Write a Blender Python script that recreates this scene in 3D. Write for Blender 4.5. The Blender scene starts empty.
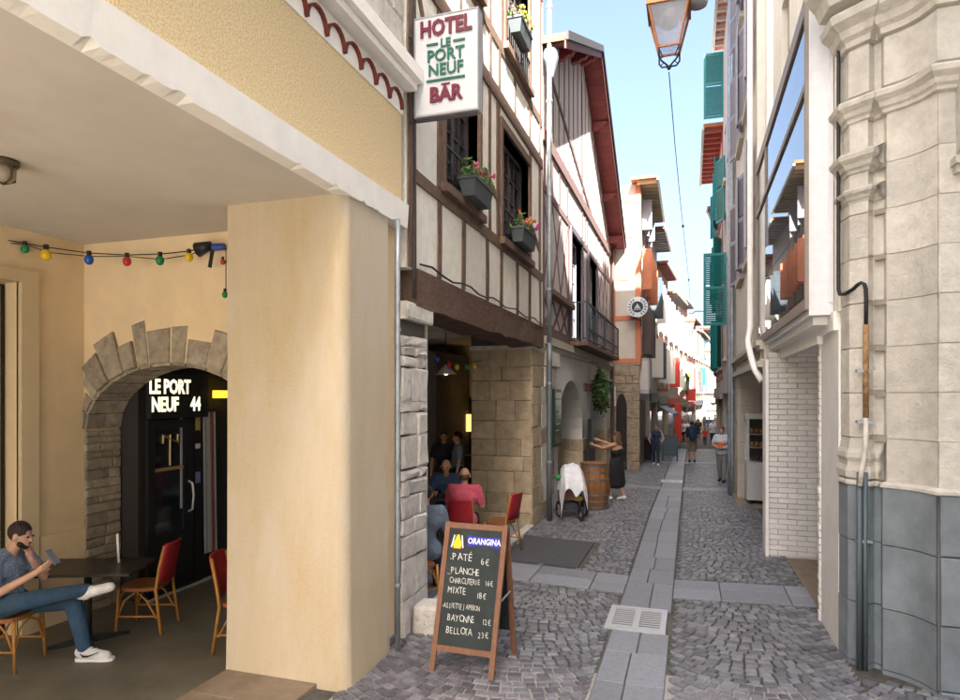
import bpy, bmesh, math, random
from mathutils import Vector, Matrix
import numpy as np
random.seed(7)
R = math.radians
scene = bpy.context.scene
COL = scene.collection
# ------------------------------------------------------------------ camera, sky, sun
CAMH = 2.4; FPX = 645.0; CU = 480.0; CV = 395.0; YAW = math.atan(210/645)
cd = bpy.data.cameras.new('camera'); cam = bpy.data.objects.new('camera', cd); COL.objects.link(cam)
cd.sensor_width = 36; cd.lens = 36*FPX/960; cd.shift_y = 45/960; cd.clip_end = 2000; cd.clip_start = .05
cam.location = (0, 0, CAMH); cam.rotation_euler = (R(90), 0, YAW); scene.camera = cam
SUN_EL, SUN_AZ = 46, 158            # azimuth clockwise from +Y
w = bpy.data.worlds.new('World'); scene.world = w; w.use_nodes = True
nt = w.node_tree; sky = nt.nodes.new('ShaderNodeTexSky'); sky.sky_type = 'NISHITA'; sky.sun_disc = False
sky.sun_elevation = R(SUN_EL); sky.sun_rotation = R(SUN_AZ); sky.air_density = 1.0; sky.dust_density = 7; sky.ozone_density = 1.5
bg = nt.nodes['Background']; bg.inputs['Strength'].default_value = 0.043
nt.links.new(sky.outputs[0], bg.inputs[0])
sd = bpy.data.lights.new('sun', 'SUN'); sd.energy = 3.2; sd.angle = R(.5); sd.color = (1, .95, .87)
sun = bpy.data.objects.new('sun', sd); COL.objects.link(sun)
sv = Vector((math.cos(R(SUN_EL))*math.sin(R(SUN_AZ)), math.cos(R(SUN_EL))*math.cos(R(SUN_AZ)), math.sin(R(SUN_EL))))
sun.rotation_euler = sv.to_track_quat('Z', 'Y').to_euler(); sun.location = (0, -20, 40)
vs = scene.view_settings; vs.view_transform = 'Standard'; vs.look = 'None'; vs.gamma = 1; vs.use_curve_mapping = False
vs.exposure = 3.72
# ------------------------------------------------------------------ pixel -> place (distance from the plane it touches)
FW = Vector((-math.sin(YAW), math.cos(YAW), 0)); RT = Vector((math.cos(YAW), math.sin(YAW), 0)); CC = Vector((0, 0, CAMH))
def ray(u, v): return FW + RT*((u-CU)/FPX) - Vector((0, 0, (v-CV)/FPX))
def onX(u, v, x): r = ray(u, v); return CC + r*(x/r.x)
def onY(u, v, y): r = ray(u, v); return CC + r*(y/r.y)
def onZ(u, v, z=0): r = ray(u, v); return CC + r*((z-CAMH)/r.z)
def onD(u, v, d): return CC + ray(u, v)*d
def gz(x, y):
    return -.06 + .03*min(abs(x+.48), 2) - .03*min(36, max(0, y-14))
# ------------------------------------------------------------------ mesh helpers
class MB:
    def __init__(s): s.v = []; s.f = []; s.m = []
    def add(s, vs, fs, mi=0):
        b = len(s.v); s.v += [tuple(p) for p in vs]; s.f += [tuple(b+i for i in f) for f in fs]; s.m += [mi]*len(fs); return s
    def box(s, x0, x1, y0, y1, z0, z1, mi=0):
        return s.add([(x0,y0,z0),(x1,y0,z0),(x1,y1,z0),(x0,y1,z0),(x0,y0,z1),(x1,y0,z1),(x1,y1,z1),(x0,y1,z1)],
            [(3,2,1,0),(4,5,6,7),(0,1,5,4),(1,2,6,5),(2,3,7,6),(3,0,4,7)], mi)
    def hexa(s, p, mi=0):   # 8 points: bottom 4, top 4
        return s.add(p, [(3,2,1,0),(4,5,6,7),(0,1,5,4),(1,2,6,5),(2,3,7,6),(3,0,4,7)], mi)
    def fbox(s, F, u0, u1, n0, n1, z0, z1, mi=0):
        return s.hexa([F(u0,n0,z0),F(u1,n0,z0),F(u1,n1,z0),F(u0,n1,z0),F(u0,n0,z1),F(u1,n0,z1),F(u1,n1,z1),F(u0,n1,z1)], mi)
    def bar(s, a, b, w, t, nrm=(0,0,1), mi=0):      # rectangular bar a->b, width w in plane, thickness t along nrm
        a = Vector(a); b = Vector(b); n = Vector(nrm).normalized(); d = (b-a).normalized(); sd_ = d.cross(n).normalized()*w/2; n = n*t/2
        return s.hexa([a-sd_-n, a+sd_-n, b+sd_-n, b-sd_-n, a-sd_+n, a+sd_+n, b+sd_+n, b-sd_+n], mi)
    def tube(s, pts, r, n=8, mi=0, caps=True):
        pts = [Vector(p) for p in pts]; rs = r if isinstance(r, (list, tuple)) else [r]*len(pts)
        rings = []; prev = None
        for i, p in enumerate(pts):
            d = (pts[min(i+1, len(pts)-1)] - pts[max(i-1, 0)]).normalized()
            if prev is None: a = d.orthogonal().normalized()
            else: a = (prev - d*prev.dot(d)); a = a.normalized() if a.length > 1e-6 else d.orthogonal().normalized()
            prev = a; b_ = d.cross(a)
            rings.append([p + (a*math.cos(2*math.pi*k/n) + b_*math.sin(2*math.pi*k/n))*rs[i] for k in range(n)])
        vs_ = [q for rg in rings for q in rg]; fs = []
        for i in range(len(pts)-1):
            for k in range(n): fs.append((i*n+k, i*n+(k+1)%n, (i+1)*n+(k+1)%n, (i+1)*n+k))
        if caps: fs += [tuple(reversed(range(n))), tuple((len(pts)-1)*n+k for k in range(n))]
        return s.add(vs_, fs, mi)
    def lathe(s, prof, c=(0,0,0), n=16, mi=0, axis='z', caps=True):
        vs_ = []; fs = []
        for (r, h) in prof:
            for k in range(n):
                a = 2*math.pi*k/n
                p = (r*math.cos(a), r*math.sin(a), h) if axis == 'z' else ((h, r*math.cos(a), r*math.sin(a)) if axis == 'x' else (r*math.cos(a), h, r*math.sin(a)))
                vs_.append((p[0]+c[0], p[1]+c[1], p[2]+c[2]))
        for i in range(len(prof)-1):
            for k in range(n): fs.append((i*n+k, i*n+(k+1)%n, (i+1)*n+(k+1)%n, (i+1)*n+k))
        if caps: fs += [tuple(reversed(range(n))), tuple((len(prof)-1)*n+k for k in range(n))]
        return s.add(vs_, fs, mi)
    def ball(s, c, r, n=10, mi=0):
        rx, ry, rz = r if isinstance(r, (tuple, list)) else (r, r, r); m = max(4, n//2+1)
        prof = [(math.sin(math.pi*i/m), -math.cos(math.pi*i/m)) for i in range(1, m)]
        vs_ = [(c[0], c[1], c[2]-rz)]; fs = []
        for (q, h) in prof:
            for k in range(n): a = 2*math.pi*k/n; vs_.append((c[0]+rx*q*math.cos(a), c[1]+ry*q*math.sin(a), c[2]+rz*h))
        vs_.append((c[0], c[1], c[2]+rz)); L = len(prof)
        for k in range(n):
            fs.append((0, 1+(k+1)%n, 1+k)); fs.append((len(vs_)-1, 1+(L-1)*n+k, 1+(L-1)*n+(k+1)%n))
            for i in range(L-1): fs.append((1+i*n+k, 1+i*n+(k+1)%n, 1+(i+1)*n+(k+1)%n, 1+(i+1)*n+k))
        return s.add(vs_, fs, mi)
    def prism(s, poly, F, n0, n1, mi=0):        # poly of (u,z), extruded along n
        L = len(poly); vs_ = [F(u, n0, z) for u, z in poly] + [F(u, n1, z) for u, z in poly]
        return s.add(vs_, [tuple(range(L)), tuple(range(2*L-1, L-1, -1))] + [(i, (i+1)%L, L+(i+1)%L, L+i) for i in range(L)], mi)
    def mesh(s, mats, smooth=False):
        me = bpy.data.meshes.new('mesh'); me.from_pydata(s.v, [], s.f)
        bm = bmesh.new(); bm.from_mesh(me); bmesh.ops.recalc_face_normals(bm, faces=bm.faces); bm.to_mesh(me); bm.free()
        for m in (mats if isinstance(mats, (list, tuple)) else [mats]): me.materials.append(m)
        if len(me.polygons) == len(s.m): me.polygons.foreach_set('material_index', s.m)
        me.polygons.foreach_set('use_smooth', [smooth]*len(me.polygons)); me.update(); return me
    def build(s, name, mats, parent=None, smooth=False, world=True): return link(name, s.mesh(mats, smooth), parent, world)
def link(name, me, parent=None, world=True):
    o = bpy.data.objects.new(name, me); COL.objects.link(o)
    if parent is not None:
        o.parent = parent
        if world and parent.parent is None and parent.type == 'EMPTY': o.location = -parent.location
    return o
def tag(o, label, cat, group=None):
    o['label'] = label; o['category'] = cat
    if group: o['group'] = group
    return o
def thing(name, label, cat, loc=(0,0,0), group=None):
    o = bpy.data.objects.new(name, None); COL.objects.link(o); o.location = loc; o.empty_display_size = .2
    return tag(o, label, cat, group)
def struct(o): o['kind'] = 'structure'; return o
def copy_tree(o, parent=None):
    c = o.copy(); COL.objects.link(c); c.parent = parent
    for ch in list(o.children): copy_tree(ch, c)
    return c
def Fl(x, y0=0):    # left facades: u along +Y, n towards the street (+X)
    return lambda u, n, z: Vector((x+n, y0+u, z))
def Fr(x, y0=0): return lambda u, n, z: Vector((x-n, y0+u, z))
def Ff(y, x0=0): return lambda u, n, z: Vector((x0+u, y-n, z))       # faces the camera (-Y), u along +X
# ------------------------------------------------------------------ materials
MATS = {}
def M(name, c, rough=.85, var=.18, scale=6, bump=.15, bscale=60, rnd=.0, c2=None, c2s=2.5, c2a=.5, c2t=.5, metal=0, spec=.35, aniso=None, emit=None, es=1, streak=0, hue=0, bdist=.01):
    if name in MATS: return MATS[name]
    m = bpy.data.materials.new(name); m.use_nodes = True; MATS[name] = m; t = m.node_tree; N = t.nodes; L = t.links
    b = N['Principled BSDF']; b.inputs['Roughness'].default_value = rough; b.inputs['Metallic'].default_value = metal; b.inputs['Specular IOR Level'].default_value = spec
    tc = N.new('ShaderNodeTexCoord'); mp = N.new('ShaderNodeMapping'); L.new(tc.outputs['Object'], mp.inputs[0])
    if aniso: mp.inputs['Scale'].default_value = aniso
    n1 = N.new('ShaderNodeTexNoise'); n1.inputs['Scale'].default_value = scale; n1.inputs['Detail'].default_value = 6; n1.inputs['Roughness'].default_value = .65; L.new(mp.outputs[0], n1.inputs['Vector'])
    rp = N.new('ShaderNodeValToRGB'); rp.color_ramp.elements[0].position = .3; rp.color_ramp.elements[1].position = .7
    rp.color_ramp.elements[0].color = [max(0, k*(1-var)) for k in c]+[1]; rp.color_ramp.elements[1].color = [min(1, k*(1+var)) for k in c]+[1]
    L.new(n1.outputs[0], rp.inputs[0]); out = rp.outputs[0]
    if c2:
        n2 = N.new('ShaderNodeTexNoise'); n2.inputs['Scale'].default_value = c2s; n2.inputs['Detail'].default_value = 8; n2.inputs['Roughness'].default_value = .7
        mp2 = N.new('ShaderNodeMapping'); L.new(tc.outputs['Object'], mp2.inputs[0]); mp2.inputs['Location'].default_value = (3.1, 7.7, 1.3)
        if streak: mp2.inputs['Scale'].default_value = (1, 1, 1/streak)
        L.new(mp2.outputs[0], n2.inputs['Vector'])
        r2 = N.new('ShaderNodeValToRGB'); r2.color_ramp.elements[0].position = c2t; r2.color_ramp.elements[1].position = min(1, c2t+.16); r2.color_ramp.elements[0].color = (0,0,0,1); r2.color_ramp.elements[1].color = (c2a,c2a,c2a,1)
        L.new(n2.outputs[0], r2.inputs[0]); mx = N.new('ShaderNodeMix'); mx.data_type = 'RGBA'; L.new(r2.outputs[0], mx.inputs[0]); L.new(out, mx.inputs[6]); mx.inputs[7].default_value = list(c2)+[1]; out = mx.outputs[2]
    if rnd or hue:
        oi = N.new('ShaderNodeObjectInfo'); ge = N.new('ShaderNodeNewGeometry'); ad = N.new('ShaderNodeMath'); L.new(oi.outputs['Random'], ad.inputs[0]); L.new(ge.outputs['Random Per Island'], ad.inputs[1])
        fr = N.new('ShaderNodeMath'); fr.operation = 'FRACT'; L.new(ad.outputs[0], fr.inputs[0])
        mr = N.new('ShaderNodeMapRange'); L.new(fr.outputs[0], mr.inputs[0]); mr.inputs[3].default_value = 1-rnd; mr.inputs[4].default_value = 1+rnd
        hs = N.new('ShaderNodeHueSaturation'); L.new(out, hs.inputs['Color']); L.new(mr.outputs[0], hs.inputs['Value'])
        if hue:
            f2 = N.new('ShaderNodeMath'); f2.operation = 'MULTIPLY'; L.new(fr.outputs[0], f2.inputs[0]); f2.inputs[1].default_value = 7.31
            f3 = N.new('ShaderNodeMath'); f3.operation = 'FRACT'; L.new(f2.outputs[0], f3.inputs[0])
            m3 = N.new('ShaderNodeMapRange'); L.new(f3.outputs[0], m3.inputs[0]); m3.inputs[3].default_value = .5-hue; m3.inputs[4].default_value = .5+hue; L.new(m3.outputs[0], hs.inputs['Hue'])
        out = hs.outputs[0]
    L.new(out, b.inputs['Base Color'])
    if bump:
        n3 = N.new('ShaderNodeTexNoise'); n3.inputs['Scale'].default_value = bscale; n3.inputs['Detail'].default_value = 8; n3.inputs['Roughness'].default_value = .7; L.new(mp.outputs[0], n3.inputs['Vector'])
        bp = N.new('ShaderNodeBump'); bp.inputs['Strength'].default_value = bump; bp.inputs['Distance'].default_value = bdist; L.new(n3.outputs[0], bp.inputs['Height']); L.new(bp.outputs[0], b.inputs['Normal'])
    if emit: b.inputs['Emission Color'].default_value = list(emit)+[1]; b.inputs['Emission Strength'].default_value = es
    return m
def P(name, c, rough=.5, metal=0, **k): return M(name, c, rough, var=k.pop('var', .06), scale=12, bump=k.pop('bump', .03), metal=metal, **k)
cream = M('cream_paint', (.76,.60,.38), .8, .06, 3, .25, 14, c2=(.66,.51,.31), c2s=1.6, c2a=.35, streak=3)
pillar_m = M('pillar_paint', (.50,.395,.245), .85, .07, 30, .55, 34, c2=(.57,.51,.42), c2s=.7, c2a=.8, c2t=.44, streak=4, aniso=(1,1,3), bdist=.015)
ochre = M('ochre_roughcast', (.95,.64,.37), .95, .38, 80, .7, 70, c2=(.95,.78,.60), c2s=40, c2a=.6, c2t=.5, bdist=.03)
whitep = M('white_paint', (.87,.85,.82), .75, .06, 5, .15, 40, c2=(.45,.42,.37), c2s=5, c2a=.5, c2t=.62)
soffit_m = M('soffit_paint', (.60,.56,.51), .9, .05, 2, .1, 30, c2=(.53,.48,.42), c2s=1.0, c2a=.5)
plaster = M('cream_plaster', (.84,.82,.75), .9, .08, 8, .9, 16, c2=(.66,.62,.54), c2s=3, c2a=.6, c2t=.54, bdist=.025, streak=2)
timber = M('brown_timber', (.15,.095,.07), .8, .5, 9, .5, 30, aniso=(6,6,1), c2=(.22,.15,.12), c2s=6, c2a=.5, rnd=.15)
beamwood = M('beam_timber', (.15,.09,.065), .85, .4, 7, .8, 18, aniso=(5,1,5), c2=(.19,.13,.10), c2s=4, c2a=.6, bdist=.03)
oldstone = M('whitewashed_stone', (.60,.57,.52), .92, .2, 9, .7, 20, rnd=.1, c2=(.20,.17,.14), c2s=7, c2a=.75, c2t=.58, bdist=.03)
tanstone = M('tan_sandstone', (.47,.38,.27), .92, .18, 7, .6, 24, rnd=.16, c2=(.30,.24,.17), c2s=4, c2a=.6, c2t=.5, bdist=.02)
paintstone = M('painted_stone', (.50,.46,.38), .9, .1, 7, .4, 24, rnd=.07, c2=(.36,.30,.22), c2s=4, c2a=.5, c2t=.56, bdist=.02)
archstone = M('brown_arch_stone', (.34,.29,.225), .95, .3, 9, .8, 16, rnd=.2, c2=(.14,.105,.08), c2s=8, c2a=.8, c2t=.55, bdist=.03)
limestone = M('pale_limestone', (.56,.53,.475), .9, .16, 7, .9, 26, rnd=.09, c2=(.45,.41,.35), c2s=4, c2a=.55, c2t=.55, bdist=.018)
plinth_m = M('blue_grey_plinth', (.19,.22,.245), .75, .2, 4, .4, 22, rnd=.08, c2=(.24,.27,.30), c2s=3, c2a=.45, c2t=.52)
mortar = M('mortar', (.20,.18,.155), .95, .2, 12, .4, 60)
mortar_d = M('dark_joint', (.09,.08,.07), .95, .2, 12, .3, 60)
cobble_m = M('cobble_stone', (.15,.155,.17), .5, .25, 20, .25, 55, rnd=.36, hue=.05, c2=(.27,.26,.25), c2s=9, c2a=.5, c2t=.52)
cobble_p = M('purple_cobble', (.14,.132,.15), .5, .25, 20, .4, 55, rnd=.42, hue=.05, c2=(.27,.255,.255), c2s=9, c2a=.55, c2t=.5)
bed_m = M('cobble_bed', (.085,.08,.07), .95, .35, 10, .4, 60, c2=(.16,.15,.13), c2s=.7, c2a=.6, c2t=.5)
palemortar = M('pale_mortar', (.33,.32,.30), .95, .2, 10, .3, 60)
slab_m = M('grey_granite_slab', (.215,.228,.255), .55, .16, 22, .2, 90, rnd=.13, c2=(.105,.115,.135), c2s=9, c2a=.6, c2t=.6)
floor_m = M('porch_concrete', (.13,.12,.092), .5, .25, 3, .12, 30, c2=(.16,.145,.11), c2s=2, c2a=.6)
tanslab = M('tan_slab', (.24,.185,.13), .8, .2, 5, .3, 40, rnd=.1)
asphalt = M('asphalt_patch', (.075,.075,.08), .8, .2, 20, .4, 90)
zinc = M('zinc_pipe', (.34,.38,.42), .45, .2, 6, .08, 30, metal=.6, c2=(.24,.26,.28), c2s=5, c2a=.5)
black_m = P('black_metal', (.018,.018,.02), .45)
darkwin = P('dark_window_frame', (.055,.042,.045), .5)
greypaint = P('grey_paint', (.33,.33,.36), .55, c2=(.25,.25,.27), c2s=4, c2a=.4)
redtile = M('red_tile', (.17,.04,.028), .8, .25, 15, .3, 40, rnd=.15)
redpaint = P('oxblood_paint', (.30,.075,.07), .6, var=.15, rnd=.1)
terracotta = M('terracotta_roof', (.38,.16,.08), .9, .3, 8, .5, 30)
orangep = P('orange_paint', (.48,.17,.09), .6, var=.12)
greensh = P('teal_paint', (.015,.19,.19), .5, var=.12)
greysh = P('grey_shutter_paint', (.30,.30,.35), .6, var=.1)
reds = P('red_shutter', (.50,.05,.04), .6); greens = P('green_shutter', (.16,.24,.17), .6); whites = P('white_shutter', (.68,.67,.64), .6); navys = P('slate_shutter', (.06,.08,.10), .6); limes = P('lime_awning', (.42,.50,.06), .7)
glass_dark = M('window_glass', (.02,.024,.03), .06, 0, 1, .02, 3, spec=.8)
def mirror_glass():
    m = bpy.data.materials.new('bay_glass'); m.use_nodes = True; b = m.node_tree.nodes['Principled BSDF']
    b.inputs['Base Color'].default_value = (.05,.055,.06,1); b.inputs['Roughness'].default_value = .015; b.inputs['IOR'].default_value = 2.6
    return m
bayglass = mirror_glass()
skin = P('skin', (.50,.29,.20), .55); skin2 = P('tanned_skin', (.40,.22,.14), .55); hair_d = M('dark_hair', (.022,.016,.013), .6, .4, 40, .6, 120); hair_b = M('brown_hair', (.10,.055,.03), .6, .4, 40, .6, 120)
leaf_m = M('leaf', (.075,.14,.03), .6, .35, 20, 0, rnd=.4, hue=.04); leaf_d = M('dark_leaf', (.045,.09,.025), .55, .3, 20, 0, rnd=.4, hue=.03)
def cloth(n, c, **k): return M('cloth_'+n, c, .9, .16, 9, .8, 13, bdist=.035, **k)
# ------------------------------------------------------------------ pieces
def stone(parent, F, u0, u1, z0, z1, mat, proud=.02, back=-.03, ch=.012, jit=.004, name='stone'):
    j = lambda: random.uniform(-jit, jit)
    g = .004
    u0 += g; u1 -= g; z0 += g; z1 -= g; pr = proud + random.uniform(-.006, .006); cu_ = min(ch, (u1-u0)*.3, (z1-z0)*.3)
    mb = MB(); A = [(u0,z0),(u1,z0),(u1,z1),(u0,z1)]; A = [(a+j(), b+j()) for a, b in A]
    ce = ((u0+u1)/2, (z0+z1)/2)
    ins = [(a+(cu_ if a < ce[0] else -cu_)+j(), b+(cu_ if b < ce[1] else -cu_)+j()) for a, b in A]
    vs_ = [F(a, back, b) for a, b in A]+[F(a, pr-cu_*.7, b) for a, b in A]+[F(a, pr+j(), b) for a, b in ins]
    fs = [(8,9,10,11)]
    for i in range(4): k = (i+1)%4; fs += [(i,k,4+k,4+i),(4+i,4+k,8+k,8+i)]
    mb.add(vs_, fs); return mb.build(name, mat, parent)
def courses(parent, F, U0, U1, zs, widths, mat, name='stone', **k):
    for i in range(len(zs)-1):
        u = U0; off = (i % 2)*.5
        cuts = [U0]; u = U0 + random.uniform(*widths)*(1-.45*off)
        while u < U1-widths[0]*.45: cuts.append(u); u += random.uniform(*widths)
        cuts.append(U1)
        for a, b in zip(cuts, cuts[1:]): stone(parent, F, a, b, zs[i], zs[i+1], mat, name=name, **k)
def facade(parent, F, U0, U1, z0, z1, ops, depth, mat, rmat=None, name='wall', body=None, arch=()):
    """front sheet with openings recessed to a solid body behind"""
    us = sorted({U0, U1}|{o[0] for o in ops}|{o[1] for o in ops}); zs = sorted({z0, z1}|{o[2] for o in ops}|{o[3] for o in ops}); mb = MB()
    for a, b in zip(us, us[1:]):
        for c, d in zip(zs, zs[1:]):
            m1, m2 = (a+b)/2, (c+d)/2
            if any(o[0] < m1 < o[1] and o[2] < m2 < o[3] for o in ops): continue
            mb.fbox(F, a, b, -depth, 0, c, d)
    mb2 = mb
    # weld inner walls: interior faces stay hidden inside the wall
    if body: mb2.fbox(F, U0, U1, -body, -depth-.004, z0, z1)
    return mb2.build(name, mat, parent)
def window(parent, F, u0, u1, z0, z1, n=-.12, fmat=None, gmat=None, cols=2, rows=4, fw=.06, name='window'):
    fmat = fmat or whites; mb = MB()
    mb.fbox(F, u0, u0+fw, n, n+.06, z0, z1); mb.fbox(F, u1-fw, u1, n, n+.06, z0, z1); mb.fbox(F, u0+fw, u1-fw, n, n+.06, z0, z0+fw); mb.fbox(F, u0+fw, u1-fw, n, n+.06, z1-fw, z1)
    o = mb.build(name, fmat, parent)
    W = u1-u0-2*fw; mb = MB()
    for c in range(1, cols): u = u0+fw+W*c/cols; t = .035 if c*2 == cols else .014; mb.fbox(F, u-t, u+t, n+.002, n+.05, z0+fw, z1-fw)
    for r in range(1, rows):
        z = z0+fw+(z1-z0-2*fw)*r/rows
        for c in range(cols): a = u0+fw+W*c/cols+.02; b = u0+fw+W*(c+1)/cols-.02; mb.fbox(F, a, b, n+.006, n+.04, z-.012, z+.012)
    if cols*rows > 1: mb.build('muntin', fmat, o)
    for c in range(cols):
        for r in range(rows):
            a = u0+fw+W*c/cols; b = u0+fw+W*(c+1)/cols; p = z0+fw+(z1-z0-2*fw)*r/rows; q = z0+fw+(z1-z0-2*fw)*(r+1)/rows
            MB().fbox(F, a+.004, b-.004, n+.012, n+.02, p+.004, q-.004).build('pane', gmat or glass_dark, o)
    return o
def louvre(parent, F, hinge_u, wid, z0, z1, mat, ang=90, n0=.02, side=1, name='shutter', slats=True, arch=False):
    """shutter hinged at u=hinge_u; ang 0 = flat against the wall, 90 = standing out"""
    ca, sa = math.cos(R(ang)), math.sin(R(ang))
    G = lambda a, b, z: F(hinge_u+side*(a*ca - b*sa), n0+a*sa+b*ca, z)
    mb = MB(); t = .018; fw = .07
    mb.fbox(G, 0, fw, -t, t, z0, z1); mb.fbox(G, wid-fw, wid, -t, t, z0, z1)
    zm = z0+(z1-z0)*.52
    for za in (z0, zm-.04, z1-.08): mb.fbox(G, fw, wid-fw, -t, t, za, za+.08)
    if slats:
        z = z0+.1
        while z < z1-.1:
            if not zm-.07 < z < zm+.06:
                mb.hexa([G(fw,-t,z), G(wid-fw,-t,z), G(wid-fw,-t+.008,z-.002), G(fw,-t+.008,z-.002), G(fw,t-.008,z+.045), G(wid-fw,t-.008,z+.045), G(wid-fw,t,z+.043), G(fw,t,z+.043)])
            z += .062
    else: mb.fbox(G, fw, wid-fw, -t*.4, t*.4, z0+.08, z1-.08)
    return mb.build(name, mat, parent)
def text_mesh(body, size, mat, extrude=.004, bold=0, align='CENTER', sx=1.0):
    c = bpy.data.curves.new('t', 'FONT'); c.body = body; c.size = size; c.extrude = extrude; c.offset = bold; c.align_x = align; c.resolution_u = 2
    o = bpy.data.objects.new('t', c); me = bake(o); bpy.data.objects.remove(o); bpy.data.curves.remove(c)
    me.materials.clear(); me.materials.append(mat); me.transform(Matrix.Diagonal((sx, 1, 1, 1))); return me
TMP = bpy.data.scenes.new('tmp')
def bake(o):        # evaluated mesh of one object, in a small scene of its own
    TMP.collection.objects.link(o); vl = TMP.view_layers[0]; vl.update(); return bpy.data.meshes.new_from_object(o.evaluated_get(vl.depsgraph))
def put_text(name, body, size, mat, O, ux, uz, parent, **k):
    """text in the plane spanned by ux (reading direction) and uz (up)"""
    me = text_mesh(body, size, mat, **k); ux = Vector(ux).normalized(); uz = Vector(uz).normalized(); nn = ux.cross(uz)
    me.transform(Matrix((( ux.x, uz.x, nn.x, O[0]), (ux.y, uz.y, nn.y, O[1]), (ux.z, uz.z, nn.z, O[2]), (0,0,0,1)))); return link(name, me, parent)
def leaves(n, fn, size, mat, name, parent, world=True):
    vs_ = []; fs = []
    for _ in range(n):
        p = Vector(fn()); a = Vector((random.gauss(0,1), random.gauss(0,1), random.gauss(0,.7))).normalized(); b = a.orthogonal().normalized(); s_ = size*random.uniform(.6, 1.3)
        k = len(vs_); vs_ += [p-a*s_, p+b*s_*.45, p+a*s_, p-b*s_*.45]; fs.append((k,k+1,k+2,k+3))
    me = bpy.data.meshes.new('mesh'); me.from_pydata([tuple(v) for v in vs_], [], fs); me.materials.append(mat); return link(name, me, parent, world)
# ================================================================== THE SETTING
def sheet(name, xs, ys, mat, dz=0, zf=None):
    vs_ = []; fs = []
    for y in ys:
        for x in xs: vs_.append((x, y, (zf or gz)(x, y)+dz))
    n = len(xs)
    for j in range(len(ys)-1):
        for i in range(n-1): fs.append((j*n+i, j*n+i+1, (j+1)*n+i+1, (j+1)*n+i))
    me = bpy.data.meshes.new('mesh'); me.from_pydata(vs_, [], fs); me.materials.append(mat)
    return struct(link(name, me))
SL, SR = -2.72, 1.38          # street edges
CH0, CH1 = -.78, -.20         # centre channel of slabs
street = sheet('street', [-200,-60,-20,-8,-2.48,-.48,1.52,8,20,60,200], [-60,-10,0,14,40,80,120,200,400], bed_m, -.022)
BANDS = [(8.16,8.96),(18.3,19.05),(28.6,29.3),(39,39.7)]
def slab(parent, x0, x1, y0, y1, mat, t=.05, lift=.0, name='paving_slab'):
    g = .005; b = .006; l = lift+random.uniform(-.002,.002); x0 += g; x1 -= g; y0 += g; y1 -= g
    q = [(x0,y0),(x1,y0),(x1,y1),(x0,y1)]; q2 = [(x0+b,y0+b),(x1-b,y0+b),(x1-b,y1-b),(x0+b,y1-b)]
    mb = MB(); mb.add([(x,y,gz(x,y)+l-t) for x,y in q]+[(x,y,gz(x,y)+l-b) for x,y in q]+[(x,y,gz(x,y)+l) for x,y in q2],
        [(8,9,10,11)]+[f for i in range(4) for f in ((i,(i+1)%4,4+(i+1)%4,4+i),(4+i,4+(i+1)%4,8+(i+1)%4,8+i))])
    return mb.build(name, mat, parent)
GR = (-.86, -.24, 6.86, 7.6)   # drain grate x0,x1,y0,y1
y = 3.6; k = 0
while y < 46:
    L = random.choice([.7,.9,1.1])*(1+.5*(y > 20)); y1 = y+L
    if any(a < y+L*.5 < b for a, b in BANDS): pass
    xm = CH0+(CH1-CH0)*random.uniform(.42,.58)
    if y < GR[2] < y1: y1 = GR[2]
    if GR[2] <= y < GR[3]: y = GR[3]; continue
    if y < 16: slab(street, CH0, xm, y, y1, slab_m); slab(street, xm, CH1, y, y1, slab_m)
    else: slab(street, CH0, CH1, y, y1, slab_m)
    y = y1
for bi, (a, b) in enumerate(BANDS):
    for x0, x1 in ((SL, CH0), (CH1, SR)):
        x = x0
        while x < x1-.05:
            xe = min(x1, x+random.uniform(.5,1.0)); xe = x1 if x1-xe < .2 else xe
            if bi == 0: m_ = (a+b)/2+random.uniform(-.05,.05); slab(street, x, xe, a, m_, slab_m); slab(street, x, xe, m_, b, slab_m)
            else: slab(street, x, xe, a, b, slab_m)
            x = xe
# cobbles laid in segmental arcs
cob = []
def cobbles(x0, x1, ya, yb, sag):
    xc = (x0+x1)/2; hw = (x1-x0)/2; y = ya-sag; row = 0
    while y < yb+sag:
        pitch = random.uniform(.096, .104); x = x0-.05+(row%2)*.06+random.uniform(0,.02)
        while x < x1-.01:
            wd = random.uniform(.09,.135); xm = min(x+wd/2, x1-.01); t = (xm-xc)/hw
            yy = y-sag*(1-t*t)+random.uniform(-.004,.004); sl = 2*sag*t/hw; th = math.atan(sl); x += wd*math.cos(th)
            if not ya+.03 < yy < yb-.03: continue
            if any(a-.04 < yy < b+.04 for a, b in BANDS): continue
            if x0 < -1 and 9.02 < yy < 10.75 and -2.66 < xm < -1.42: continue
            cob.append((xm, yy, th, wd, pitch*math.cos(th), x0, x1))
        y += pitch; row += 1
cobbles(-2.72, CH0-.02, 4.1, 46, .36); cobbles(CH1+.02, 1.36, 4.1, 46, .31); cobbles(1.36, 4.6, 3.6, 6.2, .5)
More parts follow.
